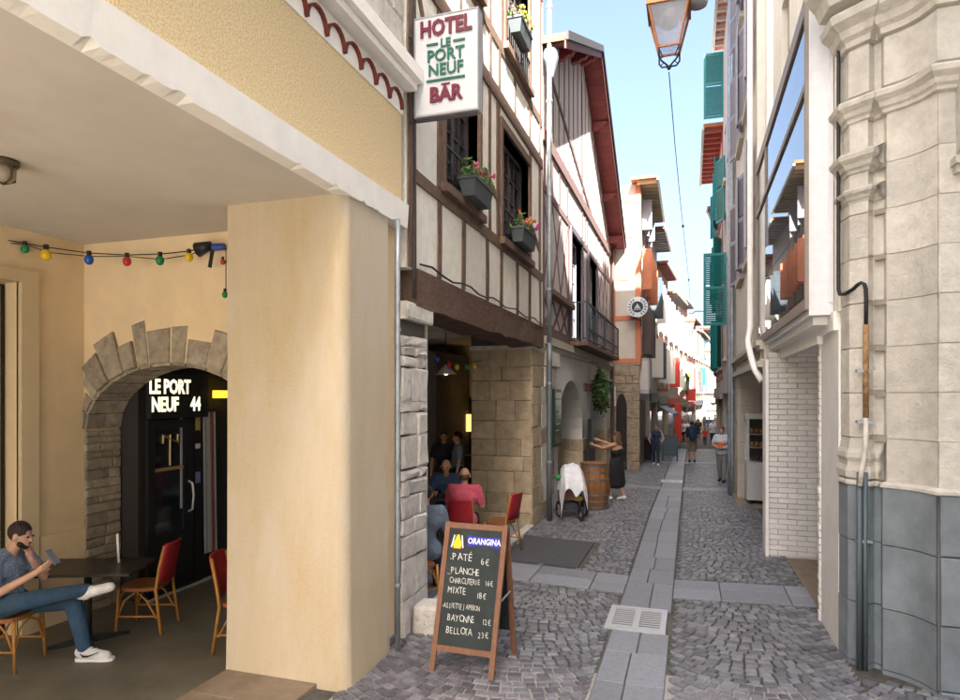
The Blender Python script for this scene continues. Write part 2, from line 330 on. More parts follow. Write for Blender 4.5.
def cob_mb(mb, c):
    x, y, th, wd, p, lo_, hi_ = c; ca, sa = math.cos(th), math.sin(th); a = wd/2-.0065; b = p/2-.0065; top = random.uniform(-.0035,.0035)
    j = lambda s_: random.uniform(-s_, s_)
    q = [(-a,-b),(a,-b),(a,b),(-a,b)]; q = [(u+j(.004), v+j(.004)) for u, v in q]
    def W(u, v, z): X_, Y_ = min(hi_-.004, max(lo_+.004, x+u*ca-v*sa)), y+u*sa+v*ca; return (X_, Y_, gz(X_, Y_)+z+top)
    vs_ = [W(u,v,-.04) for u,v in q]+[W(u*.98,v*.98,-.009) for u,v in q]+[W(u*.85,v*.83,j(.0015)) for u,v in q]
    mb.add(vs_, [(8,9,10,11)]+[f for i in range(4) for f in ((i,(i+1)%4,4+(i+1)%4,4+i),(4+i,4+(i+1)%4,8+(i+1)%4,8+i))])
def inframe(x, y):
    q = Vector((x,y,0))-CC; wq = q.dot(FW); 
    return wq > 0 and 200 < CU+FPX*q.dot(RT)/wq < 965 and CV-FPX*q.z/wq < 705
vis = sorted([c for c in cob if inframe(c[0], c[1])], key=lambda c: Vector((c[0], c[1])).length)
near = set(id(c) for c in vis[:300])
rest = MB(); rest_p = MB()
def purple(c): return c[1] < 5.7+.12*math.sin(c[0]*2.3) and random.random() < .7 or random.random() < .12
for c in cob:
    if id(c) in near:
        mb = MB(); cob_mb(mb, c); mb.build('cobble', cobble_p if purple(c) else cobble_m, street)
    else: cob_mb(rest_p if purple(c) else rest, c)
sheet('mortar_bed',[-2.72,-1.6,CH0],[3.6,4.6,5.75],palemortar,-.013); sheet('mortar_bed',[CH1,.6,1.4,4.6],[3.6,4.6,5.9],palemortar,-.013)
o = rest.build('cobbles', cobble_m, street); o['kind'] = 'stuff'
o = rest_p.build('purple_cobbles', cobble_p, street); o['kind'] = 'stuff'
# steel drain grate
g = thing('drain_grate', 'galvanised steel drain grate set into the centre slabs', 'drain grate', (-.55, 7.2, -.06))
steel = P('galvanised_steel', (.50,.52,.55), .45, .35)
mb = MB(); x0,x1,y0,y1 = GR; xm = (x0+x1)/2; z0 = -.062; z1 = -.034
for a,b,c,d in ((x0,x0+.06,y0,y1),(x1-.06,x1,y0,y1),(x0+.06,x1-.06,y0,y0+.07),(x0+.06,x1-.06,y1-.07,y1),(xm-.03,xm+.03,y0+.07,y1-.07)): mb.box(a,b,c,d,z0,z1)
mb.build('frame', steel, g)
n = 9
for s0, s1 in ((x0+.06, xm-.03),(xm+.03, x1-.06)):
    for i in range(n):
        yy = y0+.07+(y1-y0-.14)*(i+.5)/n; MB().box(s0, s1, yy-.014, yy+.014, z1-.010, z1-.003).build('bar', steel, g)
MB().box(x0+.03,x1-.03,y0+.03,y1-.03,-.060,-.048).build('dark_slot_sheet', black_m, g)  # black sheet close under the bars stands in for the pit's shade
g2 = copy_tree(g); g2['label'] = 'smaller looking steel drain grate further down the centre slabs'; g2.location = (-.52, 20.4, -.06+gz(-.5, 20.4)-gz(-.5, 7.2)+.016); g2.rotation_euler = (-.03, 0, 0)
# dark hatch in the paving by the hotel, kerbs, porch floors
mb = MB(); q = [(-2.62,9.05),(-1.5,9.05),(-1.5,10.7),(-2.62,10.7)]
mb.add([(x,y,gz(x,y)+.004) for x,y in q]+[(x,y,gz(x,y)-.02) for x,y in q], [(0,1,2,3),(0,4,5,1),(1,5,6,2),(2,6,7,3),(3,7,4,0)])
tag(mb.build('asphalt_patch', asphalt), 'dark square asphalt patch in the cobbles beside the hotel porch', 'patch')
sheet('bounce_paving',[-40,-20,-9,-2.8,1.4,12,40],[-45,-25,-12,-6,-3.5],M('bounce_paving',(.38,.37,.35),.8,.15,2,.2,40),.0,lambda x,y: -.02)  # pale unseen ground, added to bounce sunlight into the porch
pf = struct(MB().box(-9, -3.84, -3.5, 14.5, -.3, .004).build('porch_floor', floor_m))
pf2 = struct(MB().box(-3.84, -2.78, 5.46, 14.5, -.3, .02).build('porch_step', slab_m))
for y0 in [i*.62-2 for i in range(11)]: slab(pf, -3.83, -2.92, y0, min(y0+.62, 4.66), tanslab, .06, .02) if y0 < 4.6 else None
for y0 in [6.5, 7.5, 8.5, 9.5, 10.5]: slab(pf2, -2.86, -2.70, y0, y0+1.0, oldstone, .1, .03, 'kerb_stone')
b = MB(); stone(None, lambda u,n,z: Vector((-2.66+u, 6.28-n, z)), 0, .40, -.05, .27, oldstone, .30, 0, .03, .012, 'granite_block')
bo = bpy.data.objects['granite_block']; tag(bo, 'rough pale stone block at the foot of the whitewashed pier', 'stone block')
# ================================================================== OCHRE CORNER BUILDING (left)
B0 = thing('ochre_building', 'ochre roughcast building with white lintel band over a deep porch', 'building', (-4.5, 2, 0))
PX = -6.33; CEIL = 4.05
F = Fl(PX)
ops = [(3.62,4.66,0,3.52)]
facade(B0, F, -3.5, 5.39, 0, CEIL, ops, .25, cream, body=1.5, name='porch_wall')
MB().box(-9.5, -2.76, -3.5, 5.86, CEIL, CEIL+.18).build('ceiling', soffit_m, B0)
# door casing and door
mb = MB(); mb.fbox(F, 4.66,4.84,-.02,.05,0,3.64); mb.fbox(F, 3.44,3.62,-.02,.05,0,3.64); mb.fbox(F, 3.62,4.66,-.02,.05,3.52,3.64); mb.build('door_casing', M('casing_paint', (.60,.48,.30), .6, .05, 4, .08), B0)
dr = MB().fbox(F, 3.65,4.60,-.2,-.16,.02,3.48).build('door', M('door_paint', (.56,.46,.31), .5, .08, 4, .1), B0)
for a,b in ((3.7,4.1),(4.16,4.56)):
    for c,d in ((.2,1.1),(1.25,2.3),(2.45,3.35)): MB().fbox(F, a,b,-.16,-.145,c,d).build('panel', MATS['door_paint'], dr)
MB().fbox(F, 4.61,4.65,-.21,-.17,0,3.5).build('jamb', black_m, B0)
mb = MB(); mb.fbox(F,4.86,5.385,.0,.035,0,.95); mb.fbox(F,-4,3.42,.0,.035,0,.95); mb.build('dado', cream, B0)
# cross wall with stone arch
G = Ff(5.39); AX, AA, AB, AZ = -5.17, 1.16, .72, 2.02
def arc(t, r=0): return (AX+(AA+r)*math.cos(t), AZ+(AB+r)*math.sin(t))
mb = MB(); K = 28; T = .46
outer = [arc(math.pi*i/K) for i in range(K+1)]
for i in range(K):
    a, b = outer[i], outer[i+1]
    mb.hexa([G(b[0],0,b[1]),G(a[0],0,a[1]),G(a[0],-T,a[1]),G(b[0],-T,b[1]),G(b[0],0,CEIL),G(a[0],0,CEIL),G(a[0],-T,CEIL),G(b[0],-T,CEIL)])
mb.fbox(G, AX+AA, -2.8, -T, 0, 0, CEIL); mb.fbox(G, -7.5, AX-AA-.001, -T, 0, 0, CEIL)
mb.build('arch_wall', cream, B0)
ts = [0]; t = 0
while t < math.pi-.001: t = min(math.pi, t+random.uniform(.13,.25)); ts.append(t)
if ts[-1]-ts[-2] < .15: ts.pop(-2)
for i, (t0, t1) in enumerate(zip(ts, ts[1:])):
    ln = [.44,.33,.46,.26,.42,.38,.24][i % 7]*random.uniform(.85,1.15); g = .008
    if t1 > 2.7: ln = .12
    p = [arc(t0+g), arc(t1-g)]; c_ = [((AX+(AA+.0)*math.cos(t), AZ+AB*math.sin(t))) for t in (t0+g, t1-g)]
    nr = [Vector((math.cos(t)*AB, math.sin(t)*AA)).normalized() for t in (t0+g, t1-g)]
    q = [(p[0][0]+nr[0].x*ln, p[0][1]+nr[0].y*ln), (p[1][0]+nr[1].x*ln*.96, p[1][1]+nr[1].y*ln*.96)]
    q = [(max(a, PX+.002), b) for a, b in q]; p = [(max(a, PX+.002), b) for a, b in p]
    d = random.uniform(.012,.055); mb = MB()
    poly = [p[0], q[0], q[1], p[1]]; ce = (sum(a for a,_ in poly)/4, sum(b for _,b in poly)/4); ins = [(a+(ce[0]-a)*.07, b+(ce[1]-b)*.07) for a,b in poly]
    vs_ = [G(a,-T*.5,b) for a,b in poly]+[G(a,d-.012,b) for a,b in poly]+[G(a,d,b) for a,b in ins]
    mb.add(vs_, [(8,9,10,11)]+[f for k in range(4) for f in ((k,(k+1)%4,4+(k+1)%4,4+k),(4+k,4+(k+1)%4,8+(k+1)%4,8+k))]); mb.build('voussoir', archstone, B0)
    # soffit stones of the arch, two deep
    for y0, y1 in ((0,.23),(.23,T)) if i % 2 else ((0,.3),(.3,T)):
        a, b = arc(t0+g, -.03), arc(t1-g, -.03); a2, b2 = arc(t0+g, .01), arc(t1-g, .01)
        MB().hexa([G(a2[0],-y0-.004,a2[1]),G(b2[0],-y0-.004,b2[1]),G(b2[0],-y1+.004,b2[1]),G(a2[0],-y1+.004,a2[1]),G(a[0],-y0-.006,a[1]),G(b[0],-y0-.006,b[1]),G(b[0],-y1+.006,b[1]),G(a[0],-y1+.006,a[1])]).build('intrados_stone', archstone, B0)
J = Fl(PX, 5.39); zs = [0]
while zs[-1] < 2.0: zs.append(min(2.03, zs[-1]+random.uniform(.06,.15)))
courses(B0, J, 0, T, zs, (.22,.46), archstone, proud=.035, name='jamb_stone')
J2 = lambda u,n,z: Vector((AX+AA-n, 5.39+u, z)); courses(B0, J2, 0, T, [0,.35,.7,1.1,1.5,2.0], (.3,.46), archstone, proud=.03, name='jamb_stone')
# pillar, rounded corner, slight swelling at the foot
mb = MB(); prof = []
x0,x1,y0,y1,rr = -3.83,-2.68,4.66,5.46,.11
for z, e in ((-.1,.045),(.12,.03),(.45,.012),(1.2,.004),(2.6,0),(CEIL,0)):
    ring = [(x0-.0,y0-e*.6),(x1+e-rr,y0-e*.6)]
    for k in range(1,12): a = -math.pi/2+math.pi/2*k/12; ring.append((x1+e-rr+rr*math.cos(a), y0-e*.6+rr+rr*math.sin(a)))
    ring += [(x1+e,y0+rr),(x1+e*.5,y1),(x0,y1)]; prof.append([(a,b,z) for a,b in ring])
n = len(prof[0]); mb.add([p for r_ in prof for p in r_], [(i*n+k,i*n+(k+1)%n,(i+1)*n+(k+1)%n,(i+1)*n+k) for i in range(len(prof)-1) for k in range(n)]); mb.build('pillar', pillar_m, B0, False)
# lintel band with a chipped lower edge
mb = MB(); ys = [-3.5+i*.05 for i in range(int(9.34/.05)+1)]; ys[-1] = 5.84
lo = [CEIL-.005+(random.random()**10)*.03 for _ in ys]
for i in range(len(ys)-1):
    mb.hexa([(-2.78,ys[i],CEIL-.005),(-2.655,ys[i],lo[i]),(-2.655,ys[i+1],lo[i+1]),(-2.78,ys[i+1],CEIL-.005),(-2.78,ys[i],4.275),(-2.64,ys[i],4.275),(-2.64,ys[i+1],4.275),(-2.78,ys[i+1],4.275)])
mb.build('lintel_band', whitep, B0)
MB().box(-3.0,-2.70,-3.5,5.80,4.24,5.17).build('roughcast_wall', ochre, B0)
MB().box(-3.0,-2.69,-3.5,5.82,5.16,5.40).build('frieze', whitep, B0)
mb = MB(); mb.box(-3.0,-2.56,-3.5,5.86,5.40,5.47); mb.box(-3.0,-2.50,-3.5,5.88,5.474,5.60); mb.build('cornice', whitep, B0)
tl = MB()
for k in range(11):
    a0, a1 = math.pi*k/10, 0
    pass
ta = [(math.cos(math.pi*k/10), math.sin(math.pi*k/10)) for k in range(11)]
for k in range(10):
    (c0,s0),(c1,s1) = ta[k], ta[k+1]; r0, r1 = .127, .141
    tl.hexa([(0,r0*c0,r0*s0*1.1),(0,r1*c0,r1*s0*1.1),(.035,r1*c0,r1*s0*1.1),(.035,r0*c0,r0*s0*1.1),(0,r0*c1,r0*s1*1.1),(0,r1*c1,r1*s1*1.1),(.035,r1*c1,r1*s1*1.1),(.035,r0*c1,r0*s1*1.1)])
tlm = tl.mesh(redtile)
for i in range(16):
    o = link('tile', tlm, B0); o.location = Vector((-2.69, 5.62-i*.275, 5.185)) - B0.location; o.rotation_euler = (random.uniform(-.04,.04),0,0)
# upper wall
facade(B0, Fl(-2.72), -3.5, 5.86, 5.6, 9.5, [(1.9,3.1,6.2,8.2)], .2, M('white_plaster', (.64,.61,.57), .9, .07, 6, .3, 30), body=4, name='upper_wall')
courses(B0, Fl(-2.72), 5.32, 5.86, [5.62+.25*i for i in range(12)], (.25,.45), oldstone, proud=.012, name='quoin')
for s_, hu in ((1,4.45),):
    louvre(B0, Fl(-2.72), hu, .55, 5.83, 8.2, redpaint, 12, .05, 1)
# wiring between the two houses and the pipe down the pillar
def cable(pts, r, mat, parent, name='cable', n=6): return MB().tube(pts, r, n).build(name, mat, parent, True)
for dx, dy, r_ in ((0,0,.008),(.0,.045,.007)):
    cable([(-2.62+dx, 5.90+dy+.012*math.sin(z*3+dy*50), z) for z in [3.36+.25*i for i in range(38)]], r_, black_m, B0)
cable([(-2.61,5.52,z) for z in (-.02,1.2,2.2,2.9,3.6,4.05)], .026, zinc, B0, 'drainpipe', 10)
for z in (.6,1.75,3.0): MB().lathe([(.034,z),(.034,z+.03)], (-2.61,5.52,0), 10).build('pipe_bracket', zinc, B0)
# ------------------------------------------------------------------ cafe front beyond the arch
CF = thing('cafe_entrance', 'black framed glass cafe entrance seen through the stone arch', 'cafe entrance', (-6,7,0))
D_ = Fl(-5.95); blk = P('black_frame_paint', (.012,.012,.014), .4)
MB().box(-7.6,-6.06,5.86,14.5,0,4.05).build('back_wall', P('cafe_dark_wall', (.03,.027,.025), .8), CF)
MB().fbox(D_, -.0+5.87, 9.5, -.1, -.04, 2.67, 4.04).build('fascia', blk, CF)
door = MB(); u0,u1 = 5.9,6.62
for a,b,c,d in ((u0,u0+.1,0,2.1),(u1-.16,u1,0,2.1),(u0+.1,u1-.16,2.0,2.1),(u0+.1,u1-.16,0,.75)): door.fbox(D_,a,b,-.05,0,c,d)
door = door.build('door', blk, CF)
MB().fbox(D_,u0+.1,u1-.16,-.04,-.03,.75,2.0).build('glass', glass_dark, door)
MB().tube([D_(u1-.09,.0,.95),D_(u1-.09,.06,.98),D_(u1-.07,.06,1.15),D_(u1-.09,.06,1.3),D_(u1-.09,0,1.33)],.014,8).build('handle', steel, door, True)
mb = MB(); mb.tube([D_(6.25,-.02,1.55),D_(6.25,-.02,1.85)],.012); mb.tube([D_(6.13,-.02,1.92),D_(6.38,-.02,1.82)],.012)
for a in (6.14,6.25,6.37): mb.tube([D_(a,-.02,1.82),D_(a,-.015,1.92)],.014)
mb.build('beer_tap', P('brass', (.45,.33,.16), .35, .8), door)
MB().fbox(D_,6.02,6.5,-.03,-.018,1.49,1.53).build('counter_edge', P('brass2', (.35,.25,.12), .4), door)
MB().fbox(D_,6.42,6.45,-.03,-.02,1.0,2.2).build('reflection_strip', P('painted_reflection', (.35,.36,.4), .6), door)  # pale strip painted in as a reflection on the door glass
sg = MB().fbox(D_, 5.88, 6.80, -.02, .06, 2.12, 2.66).build('sign_board', P('sign_black', (.012,.013,.012), .5), CF)
litm = M('lit_letters', (.9,.85,.6), .5, 0, emit=(1,.88,.55), es=.13)
for body, yy, zz in (('LE PORT', 6.17, 2.42), ('NEUF', 6.09, 2.21), ('44', 6.58, 2.21)):
    put_text('lettering', body, .235, litm, (-5.95+.063, yy, zz), (0,1,0), (0,0,1), sg, bold=.008, sx=.72, extrude=.002)
MB().fbox(D_,6.64,6.78,-.05,-.01,0,2.3).build('post', blk, CF)
for z0,z1,c in ((1.95,2.15,(.45,.36,.08)),(1.72,1.78,(.6,.6,.62)),(1.28,1.42,(.2,.22,.5))): MB().fbox(D_,6.655,6.735,-.01,-.004,z0,z1).build('sticker', P('sticker%g' % z0, c, .6), CF)
MB().fbox(D_,6.80,7.1,-.06,-.03,.3,2.22).build('panel', blk, CF)
for i,(a,c) in enumerate(((6.83,(.35,.35,.38)),(6.89,(.42,.41,.42)),(6.955,(.30,.10,.09)),(6.99,(.5,.48,.45)))):
    MB().hexa([D_(a,-.025,.35),D_(a+.055,-.025,.35),D_(a+.055,-.005,.35),D_(a,-.005,.35),D_(a-.03,-.025,2.18),D_(a+.02,-.025,2.18),D_(a+.02,-.005,2.18),D_(a-.03,-.005,2.18)]).build('curtain', P('curtain%d' % i, c, .8), CF)
MB().fbox(D_,5.9,7.1,-.02,.03,.0,.03).build('threshold', steel, CF)
lm = MB(); lm.fbox(D_,6.95,7.3,.0,.12,2.36,2.46); lm = lm.build('wall_lamp', M('yellow_lamp', (.9,.6,.05), .5, 0, emit=(1,.62,.04), es=.13)); tag(lm, 'glowing yellow strip lamp beside the cafe sign', 'lamp')
MB().box(-9,-2.9,5.87,14.5,4.06,4.2).build('ceiling', soffit_m, CF)
# ceiling lamp at the porch
cl = thing('ceiling_lamp', 'small bronze bulkhead lamp on the porch ceiling', 'lamp', onZ(3,160,CEIL))
c = cl.location; mb = MB(); mb.lathe([(.10,0),(.10,-.03),(.085,-.05)], (c.x,c.y,CEIL-.001), 16); mb.build('base', P('bronze', (.12,.095,.06), .4, .7), cl, True)
MB().lathe([(.078,-.05),(.075,-.12),(.05,-.15),(0.01,-.16)], (c.x,c.y,CEIL), 16).build('glass', P('lamp_glass', (.3,.26,.2), .3), cl, True)
mb = MB()
for a in range(4): t = a*math.pi/2; mb.tube([(c.x+.09*math.cos(t),c.y+.09*math.sin(t),CEIL-.04),(c.x+.085*math.cos(t),c.y+.085*math.sin(t),CEIL-.13),(c.x,c.y,CEIL-.17)],.007,5)
mb.build('cage', MATS['bronze'], cl)
# string of coloured bulbs
sl = thing('string_lights', 'festoon cable with coloured bulbs strung across the porch', 'string lights', onY(150,260,5.1))
pts = [onY(u,v,yy) for u,v,yy in ((-30,233,4.3),(0,239,4.5),(25,243,4.7),(46,247,4.85),(89,253,5.0),(127,255,5.1),(160,254,5.15),(190,251,5.2),(208,246,5.28))]
MB().tube(pts,.006,5).build('cable', black_m, sl)
MB().tube([p+Vector((0,.02,-.03+.02*((i%3)-1))) for i,p in enumerate(pts)],.005,5).build('cable', black_m, sl)
bc = {'g':(.02,.22,.08),'y':(.75,.5,.02),'b':(.02,.10,.45),'r':(.5,.03,.03)}
def bulb(p, c, s=1.0):
    o = MB().ball((p.x,p.y,p.z-.065*s),(.042*s,.042*s,.05*s),12).build('bulb', P('bulb_'+c, bc[c], .25), sl, True)
    MB().lathe([(.022*s,-.03*s),(.022*s,.02*s)],(p.x,p.y,p.z),8).build('socket', black_m, o)
for u,v,yy,c,s_ in ((25,243,4.7,'g',.9),(46,247,4.85,'y',1.2),(89,253,5.0,'b',1.05),(127,255,5.1,'r',1),(160,254,5.15,'g',1),(189,251,5.2,'y',.95)): bulb(onY(u,v,yy), c, s_)
q0 = onY(226,248,5.3); MB().tube([q0,q0-Vector((0,0,.45))],.005,5).build('cable', black_m, sl)
bulb(onY(223,258,5.3),'r',.6); bulb(onY(225,290,5.3),'g',.7)
fl = thing('spotlight', 'small black clamp spotlight with blue tape beside the bulbs', 'spotlight', onY(213,247,5.25)); c = fl.location
mb = MB(); mb.tube([c+Vector((-.02,0,.02)), c+Vector((-.17,-.02,-.02))],[.04,.075],10); mb.build('head', black_m, fl, True)
MB().tube([c+Vector((.0,0,.0)),c+Vector((-.04,0,-.2))],.018,6).build('clamp', black_m, fl); MB().tube([c+Vector((.0,0,0)),c+Vector((.12,.02,0))],.035,8).build('grip', P('blue_tape', (.02,.06,.3), .4), fl)
# ================================================================== HOTEL (half-timbered)
HO = thing('timbered_hotel', 'cream half-timbered hotel with brown posts above a stone pier porch', 'building', (-3.5, 9, 0))
HX = -2.70; F = Fl(HX)
wins = [(6.92,8.18,4.78,6.5),(9.3,11.02,4.72,6.42),(9.5,11.0,7.72,9.6),(6.9,8.2,7.72,9.6)]
facade(HO, F, 5.9, 12.2, 3.68, 13, wins, .22, plaster, body=5, name='plaster_wall')
def tim(u0,z0,u1,z1,wd=.14,pr=.018,nm='timber_post',m=None,par=None,FF=None):
    FF = FF or F; a = FF(u0,pr-.05,z0); b = FF(u1,pr-.05,z1); wd *= random.uniform(.85,1.15)
    nrm = FF(0,1,0)-FF(0,0,0)
    # slightly crooked member in two lengths
    mid = (a+b)/2+ (b-a).cross(nrm).normalized()*random.uniform(-.02,.02)*min(1,(b-a).length)
    mb = MB(); d = (b-a).normalized(); s_ = d.cross(nrm).normalized()
    W = lambda p,k,e: p+s_*wd/2*k+nrm*e
    r = [(a,1),(mid,random.uniform(.88,1.1)),(b,1)]
    vs_ = []
    for p,k in r: vs_ += [W(p,-k,-.05),W(p,k,-.05),W(p,k*.94,.05),W(p,-k*.94,.05)]
    fs = [(3,2,1,0),(8,9,10,11)]
    for i in range(2): fs += [(i*4+j,i*4+(j+1)%4,i*4+4+(j+1)%4,i*4+4+j) for j in range(4)]
    mb.add(vs_,fs); return mb.build(nm, m or timber, par or HO)
# posts full height and rails
tim(6.03,3.7,6.03,13,.20)
for (z0,z1) in ((3.72,4.58),):
    for u in (6.78,7.6,8.6,9.3,10.25,11.1,11.95): tim(u,z0,u+random.uniform(-.03,.03),z1,.13)
tim(5.95,4.66,8.3,4.66,.17,.024,'timber_rail'); tim(8.3,4.66,12.1,4.64,.17,.022,'timber_rail')
for u in (6.80,8.30,9.14,11.16): tim(u,4.74,u,6.74,.15)
tim(8.72,4.74,8.72,6.74,.11); tim(11.9,4.74,11.9,6.74,.14)
tim(8.30,5.45,9.14,5.30,.12,.014,'timber_brace'); tim(11.2,5.45,11.9,5.1,.12,.014,'timber_brace')
tim(5.95,6.84,12.1,6.80,.22,.03,'timber_rail'); tim(5.95,7.60,12.1,7.58,.16,.02,'timber_rail')
for u in (6.7,7.5,8.35,9.2,10.1,11.1,11.9): tim(u,6.94,u,7.52,.12)
for u in (6.75,8.35,9.35,11.15,11.95): tim(u,7.66,u,9.9,.14)
tim(8.75,6.95,8.75,9.9,.10); tim(5.95,10.0,12.1,10.0,.22,.03,'timber_rail')
for u in (6.7,7.5,8.35,9.2,10.1,11.1,11.9): tim(u,10.1,u,13,.13)
tim(6.15,6.7,6.75,5.6,.12,.012,'timber_brace'); tim(6.15,6.9,6.7,8.6,.12,.012,'timber_brace')
for i,(a,b,c,d) in enumerate(wins):
    surround = MB(); e = .09
    for q in ((a-e,a,c,d),(b,b+e,c,d),(a-e,b+e,d,d+.13)): surround.fbox(F,q[0],q[1],-.2,.045,q[2],q[3])
    surround.build('window_surround', timber, HO)
    wn = window(HO,F,a+.04,b-.04,c+.06,d-.04,-.17,darkwin,None,4,4,.07)
    MB().fbox(F,a-.12,b+.12,-.2,.10,c-.07,c+.03).build('window_sill', timber, HO)
    # iron guard
    mb = MB(); mb.bar(F(a,.03,c+.5),F(b,.03,c+.5),.025,.025,(1,0,0)); mb.bar(F(a,.03,c+.14),F(b,.03,c+.14),.02,.02,(1,0,0))
    u = a+.06
    while u < b: mb.bar(F(u,.03,c+.05),F(u,.03,c+.52),.014,.014,(1,0,0)); u += .12
    mb.build('window_guard', black_m, HO)
# big beam over the porch
mb = MB(); ys = [6.05+i*(12.05-6.05)/16 for i in range(17)]
pr_ = [random.uniform(-.018,.018) for _ in ys]; lo = [random.uniform(-.02,.02) for _ in ys]
for i in range(16):
    a,b = ys[i],ys[i+1]
    mb.hexa([(-3.1,a,3.27+lo[i]),(-2.66+pr_[i],a,3.30+lo[i]),(-2.66+pr_[i+1],b,3.30+lo[i+1]),(-3.1,b,3.27+lo[i+1]),(-3.1,a,3.70),(-2.64+pr_[i]*.5,a,3.69),(-2.64+pr_[i+1]*.5,b,3.69),(-3.1,b,3.70)])
mb.build('porch_beam', beamwood, HO, False)
cable([(-2.63,6.1+.32*i,3.74+.03*math.sin(i*1.7)) for i in range(19)],.012,black_m,HO)
# near pier of whitewashed stone
mb = MB(); mb.box(-3.5,-2.74,5.86,6.46,-.3,3.16); mb.build('pier_core', mortar_d, HO)
P1 = Fl(-2.74,5.86); zs=[-.06]
while zs[-1] < 3.0: zs.append(min(3.16, zs[-1]+random.choice([.11,.16,.24,.34,.4])))
courses(HO,P1,0,.60,zs,(.16,.5),oldstone,proud=.04,ch=.02,jit=.014)
P1f = lambda u,n,z: Vector((-2.70-u,6.46+n,z)); courses(HO,P1f,0,.6,[0,.4,.75,1.2,1.6,2.0,2.5,3.16],(.3,.6),oldstone,proud=.01)
stone(HO,Fl(-2.74,5.84),0,.68,3.16,3.34,oldstone,.09,-.5,.02,.01,'cap_stone')
# far pier: cross wall facing up the street
mb = MB(); mb.box(-3.93,-2.78,11.54,13.6,-.4,3.66); mb.build('pier_core', mortar_d, HO)
P2 = Ff(11.54); zs=[-.1,.22,.58,.98,1.26,1.58,1.92,2.30,2.66,2.92,3.28]
courses(HO,P2,-3.93,-2.76,zs,(.28,.62),tanstone,proud=.015,ch=.012,jit=.006)
courses(HO,Fl(-2.78,11.55),0,2.0,[-.1,.3,.7,1.05,1.42,1.8,2.2,2.55,2.95,3.24],(.35,.8),tanstone,proud=.03,ch=.015,jit=.008)
MB().box(-3.95,-2.74,11.5,13.62,3.24,3.32).build('cap_stone', oldstone, HO)
# downpipe
cable([(-2.56,12.15,z) for z in (-.1,1,2,3,3.4)],.052,P('dark_zinc',(.16,.19,.21),.5,.5),HO,'downpipe',12)
cable([(-2.56,12.15,z) for z in (3.38,5,7,9,11,13.2)],.047,zinc,HO,'downpipe',12)
for z in (1.1,2.6,4.4,6.2,8.0,9.8): MB().lathe([(.062,z),(.062,z+.05)],(-2.56,12.15,0),12).build('pipe_collar', zinc, HO)
MB().lathe([(.05,8.55),(.15,8.9),(.16,9.05)],(-2.56,12.3,0),12).build('hopper', zinc, HO)
# porch inside
mb = MB(); mb.box(-7.6,-3.94,14.4,14.6,0,4.05); mb.build('inner_wall', M('inner_plaster',(.40,.34,.26),.9,.1,4,.2), HO)
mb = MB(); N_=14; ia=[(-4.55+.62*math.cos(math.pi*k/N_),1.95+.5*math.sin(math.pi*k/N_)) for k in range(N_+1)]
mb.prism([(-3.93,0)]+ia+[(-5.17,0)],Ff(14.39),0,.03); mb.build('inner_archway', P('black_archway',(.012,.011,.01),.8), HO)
bar = thing('bar_shelves', 'back bar with warm lit shelves inside the hotel porch', 'bar', (-4.5,14.2,0))
wood = M('dark_bar_wood',(.07,.04,.02),.5,.3,8,.2)
MB().box(-5.6,-3.98,13.5,13.9,0,1.05).build('counter', wood, bar)
glow = M('warm_glow',(.9,.6,.2),.5,0,emit=(1,.62,.22),es=.3)
mb=MB(); mb.box(-5.1,-4.85,14.15,14.3,1.55,1.95); mb.build('light_box', M('amber_box',(.7,.5,.25),.6,.4,9,0,emit=(1,.6,.2),es=.12), bar)
for i in range(9): MB().box(-4.74,-4.56,14.15,14.35,1.1+.1*i,1.13+.1*i).build('rack_bar', P('steel_rack',(.4,.38,.33),.4,.4), bar)
MB().box(-4.60,-4.02,14.0,14.34,1.98,2.02).build('shelf', wood, bar)
def bottle(x,y,z,c,h=.28):
    o=MB().lathe([(.036,0),(.038,.01),(.038,h*.55),(.014,h*.75),(.014,h)],(x,y,z),8).build('bottle',P('bottle_%d'%c,[(.05,.1,.03),(.25,.12,.02),(.4,.35,.2),(.03,.03,.03)][c],.15),None,True)
    return tag(o,'bottle standing on the back bar shelf inside the porch','bottle','bottles on the back bar')
for i in range(7): bottle(-4.56+.08*i,14.15,2.022,i%4)
lf=thing('fringed_lamp','warm lit lamp shade hanging over the hotel back bar','lamp',(-4.3,13.9,2.05))
MB().lathe([(.30,1.98),(.30,2.14),(.22,2.2)],(-4.25,13.6,.2),14).build('shade',M('lamp_shade_glow',(.7,.5,.25),.7,.4,30,0,emit=(1,.6,.2),es=.12),lf)
MB().tube([(-4.25,13.6,2.4),(-4.25,13.6,4.04)],.008).build('cord',black_m,lf)
pl=thing('pendant_lamp','grey metal pendant lamp under the hotel porch ceiling','lamp',(-3.9,11,3)); c=onD(446,374,10.5)
MB().lathe([(.02,.16),(.05,.12),(.17,0),(.165,-.005)],c,16,caps=False).build('shade',greypaint,pl,True); MB().ball((c.x,c.y,c.z+.01),.035).build('bulb',glow,pl); MB().tube([(c.x,c.y,c.z+.15),(c.x,c.y,4.05)],.008).build('cord',black_m,pl)
s2=thing('porch_festoon','string of coloured bulbs under the hotel porch ceiling','string lights',onD(455,360,10))
pp=[onD(u,v,d) for u,v,d in ((425,348,9.4),(440,356,9.6),(452,360,9.8),(468,362,10),(482,361,10.4))]
MB().tube(pp,.008,5).build('cable',black_m,s2)
for (u,v,d,c) in ((437,356,9.6,'b'),(457,364,9.9,'y'),(449,361,9.7,'r'),(467,364,10,'g'),(474,363,10.2,'y')):
    p=onD(u,v,d); MB().ball((p.x,p.y,p.z-.05),(.04,.04,.05),8).build('bulb',P('bulb_'+c,bc[c],.25),s2,True)
